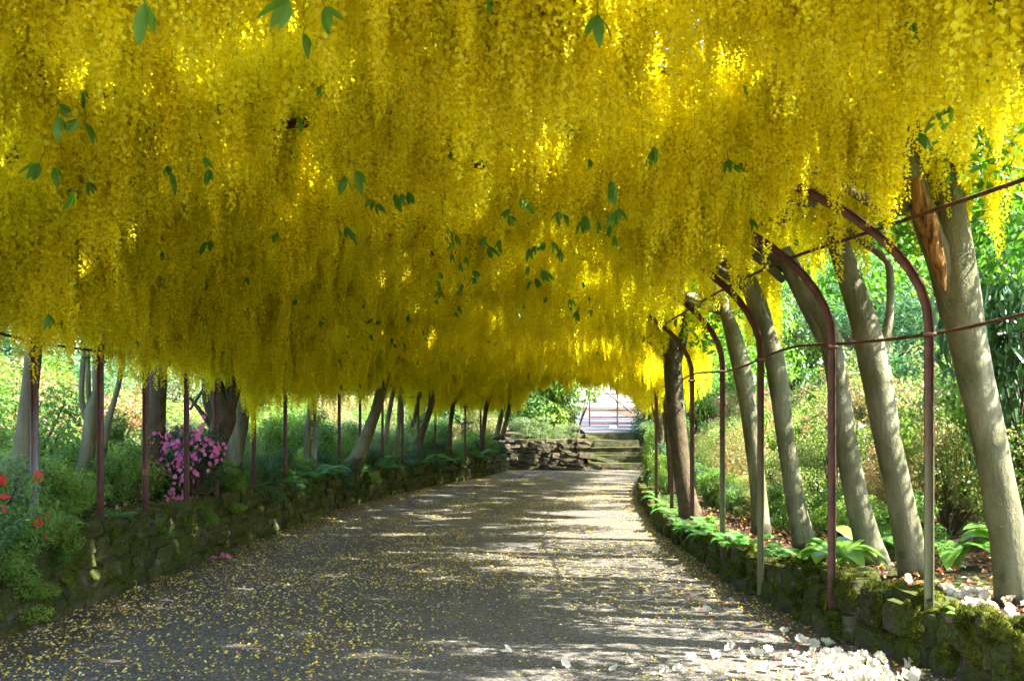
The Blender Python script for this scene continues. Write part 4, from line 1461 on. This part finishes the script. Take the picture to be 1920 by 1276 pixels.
# trees on the banks
def tree_shape(seed, mat, n=6000, size=0.13):
    r = np.random.default_rng(seed)
    mb = MB()
    tr = [(0, 0, -0.3), (0.05, 0.02, 1.2), (0.02, -.05, 2.6), (0.08, .03, 4.0)]
    V, F_ = tube(tr, [0.15, 0.12, 0.09, 0.03], 10, 16, lump=.06, seed=seed, flare=.3)
    mb.add(V, F_)
    cs, rs = [], []
    for k in range(20):
        a = r.uniform(0, 6.283); hgt = r.uniform(1.1, 4.4)
        rad = 1.7 * math.sqrt(max(.1, 1 - ((hgt - 2.6) / 2.2) ** 2)) * r.uniform(.45, 1)
        c = np.array((rad * math.cos(a), rad * math.sin(a), hgt))
        cs.append(c); rs.append(r.uniform(.42, .75))
        z0 = max(.7, hgt - 0.9)
        V, F_ = tube([(0.03, 0, z0), c * .5 + np.array((0, 0, z0 * .5 + .05)), c], [.045, .03, .008], 6, 9)
        mb.add(V, F_)
    V, F_ = leaf_cloud(cs, rs, n, size, seed + 2, .7)
    return mb.mesh('trunk', M['dark_bark'], True), mesh('crown', V, F_, mat)


TS = {'blue': tree_shape(61, M['leaf_blue']), 'bright': tree_shape(62, M['leaf_bright']), 'mid': tree_shape(63, M['leaf_mid']), 'dark': tree_shape(64, M['leaf_dark'])}
def tree(key, x_, y_, s, label, group):
    o = empty('tree', (x_, y_, float(ground_z(x_, y_))), sr.uniform(0, 6.28))
    tag(o, label, 'tree', group)
    a, b = TS[key]
    obj('trunk', a, o, scale=(s, s, s))
    obj('crown', b, o, scale=(s, s, s))


for k, (x_, y_, s) in enumerate(((-8.5, 14, 1.0), (-10.5, 17.5, 1.2), (-12.5, 21, 1.2), (-9.5, 24, 1.2), (-13, 27, 1.4), (-8, 31, 1.3), (-15, 33, 1.6), (-5.5, 37, 1.4), (-1.5, 38, 1.5), (-11, 40, 1.7))):
    key = ('blue', 'bright', 'mid')[k % 3]
    lab = {'blue': 'bluish leaved tree beyond the tall wall', 'bright': 'bright green tree beyond the tall wall', 'mid': 'mid green tree beyond the tall wall'}[key] + ', level with ' + by_rib(-1, y_)
    tree(key, x_, y_, s, lab, key + ' trees beyond the tall wall')
for k, (x_, y_, s) in enumerate(((9.0, 12, .9), (9.4, 16, .95), (9.8, 20.0, 1.0), (10.6, 24, 1.1), (9.6, 28, 1.1), (12.5, 17.5, 1.2), (13.5, 23, 1.3), (13, 29, 1.4), (9.5, 33, 1.3), (8.5, 39, 1.4), (14, 36, 1.6), (7.6, 24.5, 1.0), (7.4, 29, 1.15), (11.5, 33, 1.5), (6.6, 20.5, .8))):
    key = ('bright', 'blue', 'blue')[k % 3]
    lab = {'blue': 'bluish leaved tree beyond the mossy edging', 'bright': 'bright green tree beyond the mossy edging'}[key] + ', level with ' + by_rib(1, y_)
    tree(key, x_, y_, s, lab, key + ' trees beyond the mossy edging')

tree('mid', 5.0, 30.8, .85, 'added tree shading the steps and the lane to the gate', None)  # this tree and the next ones are added to shade steps and lane
tree('bright', 6.2, 41, 1.1, 'first added tree shading the lane beyond the gate', None)
tree('mid', 6.6, 47, 1.2, 'farther added tree shading the lane beyond the gate', None)
tree('mid', 5.6, 35.5, 1.0, 'added tree shading the lane just behind the gate', None)

# ------------------------------------------------------------------ ferns, broad leaved plants, azaleas
def frond_mesh(seed, L=0.5):
    r = random.Random(seed)
    V, F_ = [], []
    n = 20
    droop = r.uniform(.45, .75)
    def ax(t): return np.array((L * t * (1 - .18 * t), 0, L * (0.75 * t - droop * 1.25 * t * t)))
    for k in range(1, n):
        t = k / n
        c = ax(t)
        wl = L * 0.26 * math.sin(math.pi * (0.10 + 0.9 * t)) ** .8 * r.uniform(.9, 1.1)
        for s in (-1, 1):
            d = np.array((0.35, s * 1.0, -0.15 + r.uniform(-.1, .1)))
            d /= np.linalg.norm(d)
            b = L * 0.018
            i = len(V)
            mid = c + d * wl * .55
            V += [c - np.array((b, 0, 0)), c + np.array((b, 0, 0)), mid + np.array((b * 1.05, 0, .004)), c + d * wl, mid - np.array((b * 1.05, 0, .004))]
            F_ += [(i, i + 1, i + 2), (i, i + 2, i + 4), (i + 4, i + 2, i + 3)]
    i = len(V)
    m = 10
    for k in range(m + 1):
        c = ax(k / m)
        V += [c + np.array((0, .003, 0)), c - np.array((0, .003, 0))]
    for k in range(m):
        a = i + 2 * k
        F_ += [(a, a + 1, a + 3), (a, a + 3, a + 2)]
    return mesh('frond', np.array(V), np.array(F_), M['fern'])


FR = [frond_mesh(s) for s in range(4)]
def fern(x_, y_, z_, s, label, group, n=9):
    o = empty('fern', (x_, y_, z_), sr.uniform(0, 6.28))
    tag(o, label, 'fern', group)
    for k in range(n):
        e = Euler((sr.uniform(-.2, .2), sr.uniform(-.35, .25), 2 * math.pi * k / n + sr.uniform(-.3, .3)))
        obj('frond', sr.choice(FR), o, (0, 0, 0), e, (s * sr.uniform(.75, 1.15),) * 3)


for (px, py, d, s) in ((590, 905, 13.3, 1.25), (552, 900, 12.6, .8), (480, 905, 11.4, .8), (450, 925, 10.8, .7), (745, 868, 17.0, 1.1), (690, 895, 15.6, .7), (215, 950, 7.3, .42), (120, 985, 6.5, .4), (520, 920, 12, .7),
                      (640, 900, 14.2, .6), (800, 868, 19.3, .8), (840, 862, 20.8, .8), (900, 868, 23.5, .9)):
    p = P(px, py, d)
    x_ = min(p[0], float(XL(d)) - 0.02)
    fern(x_, d, float(HL(d)), s, 'green fern arching out over the tall wall, by the ' + by_rib(-1, d), 'ferns on the tall wall')
for (px, d, s) in ((1462, 7.2, .5), (1400, 7.9, .55), (1500, 7.0, .45), (1250, 12.6, .7), (1265, 11.3, .75), (1300, 9.3, .75), (1330, 8.7, .7), (1365, 8.0, .55), (1238, 14.0, .8)):
    x_ = max((px - VX) * d / FPX, float(XR(d)) + 0.05)
    fern(x_, d, float(HR(d)) + 0.02, s, 'green fern on the low mossy edging, by the ' + by_rib(1, d), 'ferns on the mossy edging')


def broad_leaf(L, W, mat, seed):
    r = random.Random(seed)
    V, F_ = [], []
    n, m = 9, 6
    bend = r.uniform(.5, .9)
    for i in range(n + 1):
        t = i / n
        w_ = W * (math.sin(math.pi * min(1, .06 + t * .94)) ** .7) * (1 - .3 * t)
        for j in range(m + 1):
            s = j / m * 2 - 1
            V.append((L * t * (1 - .2 * t), w_ * s, L * (.55 * t - bend * t * t) + .25 * w_ * abs(s) + .012 * math.cos(s * 9) * (1 - t)))
    for i in range(n):
        for j in range(m):
            a = i * (m + 1) + j
            F_.append((a, a + 1, a + m + 2, a + m + 1))
    i0 = len(V)
    mb = MB()
    mb.add(np.array(V), np.array(F_))
    Vt, Ft = tube([(-.28 * L, 0, -.45 * L), (-.12 * L, 0, -.16 * L), (0.02, 0, 0)], [.008, .007, .005], 5, 6)
    mb.add(Vt, Ft)
    return mb.mesh('leaf', M[mat], True)


def hosta(x_, y_, n, L, mat, label, group=None, z_=None):
    z_ = float(ground_z(x_, y_)) if z_ is None else z_
    o = empty('broad_leaved_plant', (x_, y_, z_), sr.uniform(0, 6.28))
    tag(o, label, 'plant', group)
    shapes = [broad_leaf(L, L * .30, mat, s) for s in range(3)]
    for k in range(n):
        a = 2 * math.pi * k / n * 1.0 + sr.uniform(-.3, .3)
        s = sr.uniform(.65, 1.1)
        rr = .22 * L * s
        obj('leaf', sr.choice(shapes), o, (rr * math.cos(a), rr * math.sin(a), .42 * L * s), (sr.uniform(-.2, .2), sr.uniform(-.35, .2), a), (s,) * 3)


hosta(1.86, 6.25, 14, .34, 'hosta', 'clump of broad yellow green leaves at the foot of a rust brown rib')
hosta(2.25, 6.9, 12, .34, 'hosta', 'clump of broad green leaves between the slender trunk and the crooked branched trunk')
hosta(2.62, 6.3, 12, .32, 'hosta', 'clump of broad green leaves between the crooked branched trunk and the wounded trunk')
hosta(2.95, 6.2, 11, .32, 'hosta', 'broad green leaves behind the wounded trunk')
hosta(2.45, 4.75, 6, .13, 'hosta', 'small fresh green plant beside the wounded trunk', z_=.28)
hosta(2.02, 4.8, 5, .10, 'hosta', 'small green plant growing from the mossy edging at the first rib', z_=.26)
hosta(-4.55, 8.6, 9, .50, 'hosta_blue', 'giant blue green leaves beside the pale straight trunk', z_=.72)
hosta(-3.3, 18.9, 8, .42, 'hosta_blue', 'large bluish leaves behind two thin curved stems', z_=.75)
hosta(-3.75, 10.3, 5, .26, 'hosta_blue', 'bluish leaves behind the stout many limbed trunk', z_=.5)
hosta(2.45, 18.5, 7, .5, 'hosta_blue', 'large bluish leaves beside the far ribs of the mossy edging', z_=.35)
hosta(1.75, 10.2, 9, .15, 'hosta', 'leafy green plant with a yellow bloom beside the dark forked trunk')

az = shrub('dark', -3.28, 9.35, .42, .80, 'magenta flowering azalea spilling over the tall wall', None, flowers=MAGF, nfl=0, name='azalea')
for k in range(250):
    c = lr.choice(((-.02, -.30, .52), (.10, -.32, .42), (-.18, -.25, .55), (.28, -.2, .45), (.02, -.35, .30), (.05, -.42, .02), (.15, -.30, .62), (-.25, -.2, .35)))
    p = Vector((c[0] + lr.gauss(0, .065), c[1] + lr.gauss(0, .06), c[2] + lr.gauss(0, .065)))
    p = Euler((0, 0, -az.rotation_euler.z)).to_matrix() @ p
    obj('flower', lr.choice(MAGF), az, p, (lr.uniform(.5, 2.2), lr.uniform(-.8, .8), lr.uniform(0, 6.28)), (lr.uniform(.8, 1.25),) * 3)
shrub('mid', -3.14, 5.85, .34, .62, 'leafy azalea with a few red flowers at the start of the tall wall', None, flowers=REDF, nfl=12, name='azalea', dz=.46)
shrub('bright', -3.12, 6.25, .26, .42, 'low yellow green shrub spilling over the start of the tall wall', None, dz=.40)
shrub('dark', -3.06, 5.35, .38, .50, 'low dark shrub spilling over the start of the tall wall', None, dz=.36)
shrub('mid', -3.55, 6.9, .34, .5, 'low green shrub between the pale painted rib and the forked trunk', None)


# trailing greenery on the face of the tall wall
for (y_, z_, s) in ((5.6, .22, .34), (5.9, .06, .30), (6.3, .35, .2), (7.9, .32, .16), (9.0, .30, .2), (9.8, .32, .18), (11.2, .34, .2), (12.4, .3, .2), (13.2, .3, .25), (14.9, .3, .25), (16.0, .3, .28), (17.2, .25, .28), (18.6, .3, .3), (20.4, .3, .3), (22, .25, .3), (5.2, .28, .3)):
    o = shrub(sr.choice(['mid', 'dark', 'bright']), float(XL(y_)) - 0.06, y_, s, s * 1.1, 'small leafy tuft on the tall wall face, by the ' + by_rib(-1, y_), 'tufts on the face of the tall wall', cat='plant', name='wall_plant')
    o.location.z = z_


# ------------------------------------------------------------------ what has fallen on the ground
def litter(name, label, xs, ys_, zs, size, mats, probs, seed, cat):
    r = np.random.default_rng(seed)
    n = len(xs)
    th = r.uniform(0, 6.283, n)
    s = size * r.uniform(.5, 1.25, n)
    c = np.column_stack([xs, ys_, zs])
    a = np.column_stack([np.cos(th), np.sin(th), r.normal(0, .18, n)]) * s[:, None]
    b = np.column_stack([-np.sin(th), np.cos(th), r.normal(0, .25, n)]) * (s * r.uniform(.4, .8, n))[:, None]
    up = np.column_stack([np.zeros((n, 2)), s * r.uniform(.1, .45, n)])
    V = np.stack([c - a * .5, c + b * .5 + up, c + a * .5, c - b * .5 + up], 1).reshape(-1, 3)
    V[:, 2] += 0.002
    k = np.arange(n)[:, None] * 4
    F_ = np.stack([k + np.array((0, 1, 2)), k + np.array((0, 2, 3))], 1).reshape(-1, 3)
    mi = np.repeat(r.choice(len(mats), n, p=probs), 2)
    o = obj(name, mesh(name, V, F_, mats, False, mi))
    tag(o, label, cat, kind='stuff')


n = 52000
r = np.random.default_rng(71)
yv = 4.2 + 23.2 * r.random(n) ** 1.35
uu = r.random(n)
dens = np.clip(0.34 + 0.55 * vnoise(np.column_stack([uu * 5, yv * .9, yv * 0]), 55) + 0.75 * np.exp(-(uu / .12) ** 2) + 0.35 * np.exp(-(uu / .35) ** 2) + 0.25 * (uu > .93), 0.05, 1)
k_ = r.random(n) < dens
xx = XL(yv) + (XR(yv) - XL(yv)) * uu
litter('fallen_petals', 'yellow petals strewn all over the gravel path', xx[k_], yv[k_], np.full(k_.sum(), .010), .020,
       [M['litter_yellow'], M['litter_pale'], M['litter_brown'], M['litter_red']], (.78, .14, .06, .02), 72, 'petals')
n = 2600
yv = 3.8 + 9 * r.random(n) ** 1.4
xx = XR(yv) + 0.10 + 1.3 * r.random(n) ** 1.2
litter('leaf_litter', 'brown and russet dead leaves on the soil behind the mossy edging', xx, yv, ground_z(xx, yv) + .03, .045,
       [M['litter_brown'], M['litter_pale'], M['litter_red'], M['litter_yellow']], (.66, .18, .10, .06), 73, 'dead leaves')
n = 900
yv = 3.6 + 6 * r.random(n) ** 1.3
xx = XR(yv) - 0.05 - np.abs(r.normal(0, .35, n))
litter('leaf_litter', 'reddish bits of petal and leaf along the foot of the mossy edging', xx, yv, np.full(n, .010), .022,
       [M['litter_brown'], M['litter_pale'], M['litter_red']], (.4, .25, .35), 74, 'dead leaves')
n = 9000
yv = 5 + 24 * r.random(n)
xx = XL(yv) - 0.15 - 2.5 * r.random(n) ** 1.3
litter('leaf_litter', 'mixed green and brown leaf litter on the soil behind the tall wall', xx, yv, ground_z(xx, yv) + .03, .05,
       [M['litter_brown'], M['leaf_mid'], M['leaf_bright']], (.3, .4, .3), 75, 'dead leaves')

fr_ = random.Random(808)
def fallen(x_, y_, z_, label, group, shapes, s=1.0, cat='flower'):
    o = obj('fallen_flower', fr_.choice(shapes), None, (x_, y_, z_ + .022 * s), (fr_.uniform(-1.1, 1.1), fr_.uniform(-1.1, 1.1), fr_.uniform(0, 6.28)), (s * fr_.uniform(.8, 1.2),) * 3)
    tag(o, label, cat, group)


HEAP = ('white flower fallen in the heap against the mossy edging', 'white flowers heaped against the mossy edging')
for k in range(74):
    d = fr_.uniform(4.55, 5.05)
    px = fr_.gauss(1610, 75)
    x_ = min((px - VX) * d / FPX, float(XR(d)) - .06)
    fallen(x_, d, .008 + abs(fr_.gauss(0, .012)), *HEAP, WHITEF)
for (px, py) in ((1470, 1190), (1500, 1205), (1512, 1210), (1528, 1215), (1552, 1212), (1548, 1232), (1490, 1232), (1440, 1226), (1520, 1232), (1480, 1250)):
    d = CAM_Z * FPX / (py - HY)
    fallen((px - VX) * d / FPX, d, .008, *HEAP, WHITEF)
LOOSE = ('loose white flower fallen on the open gravel', 'loose white flowers on the gravel')
for (px, py) in ((952, 1225), (1368, 1222), (1180, 1245), (1295, 1240), (1340, 1235), (1245, 1268), (1270, 1262), (1060, 1252), (1325, 1148), (1228, 1036), (1390, 1262), (1420, 1232), (1150, 1262), (1395, 1240), (1436, 1262), (1320, 1262)):
    d = CAM_Z * FPX / (py - HY)
    fallen((px - VX) * d / FPX, d, .008, *LOOSE, WHITEF)
BED = ('white flower lying on the dead leaves behind the mossy edging', 'white flowers behind the mossy edging')
for k in range(34):
    d = fr_.uniform(4.75, 5.4)
    x_ = fr_.gauss(2.24, .11)
    fallen(x_, d, float(ground_z(x_, d)) + .02, *BED, WHITEF)
for (x_, d) in ((1.92, 5.6), (1.84, 5.35), (2.0, 5.5), (2.1, 5.7), (1.82, 5.9), (2.3, 4.5), (2.4, 4.6), (2.5, 4.5), (2.25, 4.4)):
    fallen(x_, d, float(ground_z(x_, d)) + .02, *BED, WHITEF)
for k in range(9):
    fallen(-2.90 + fr_.gauss(0, .05), 9.1 + fr_.gauss(0, .1), .004, 'magenta flower fallen on the path below the azalea', 'fallen magenta flowers', MAGF)
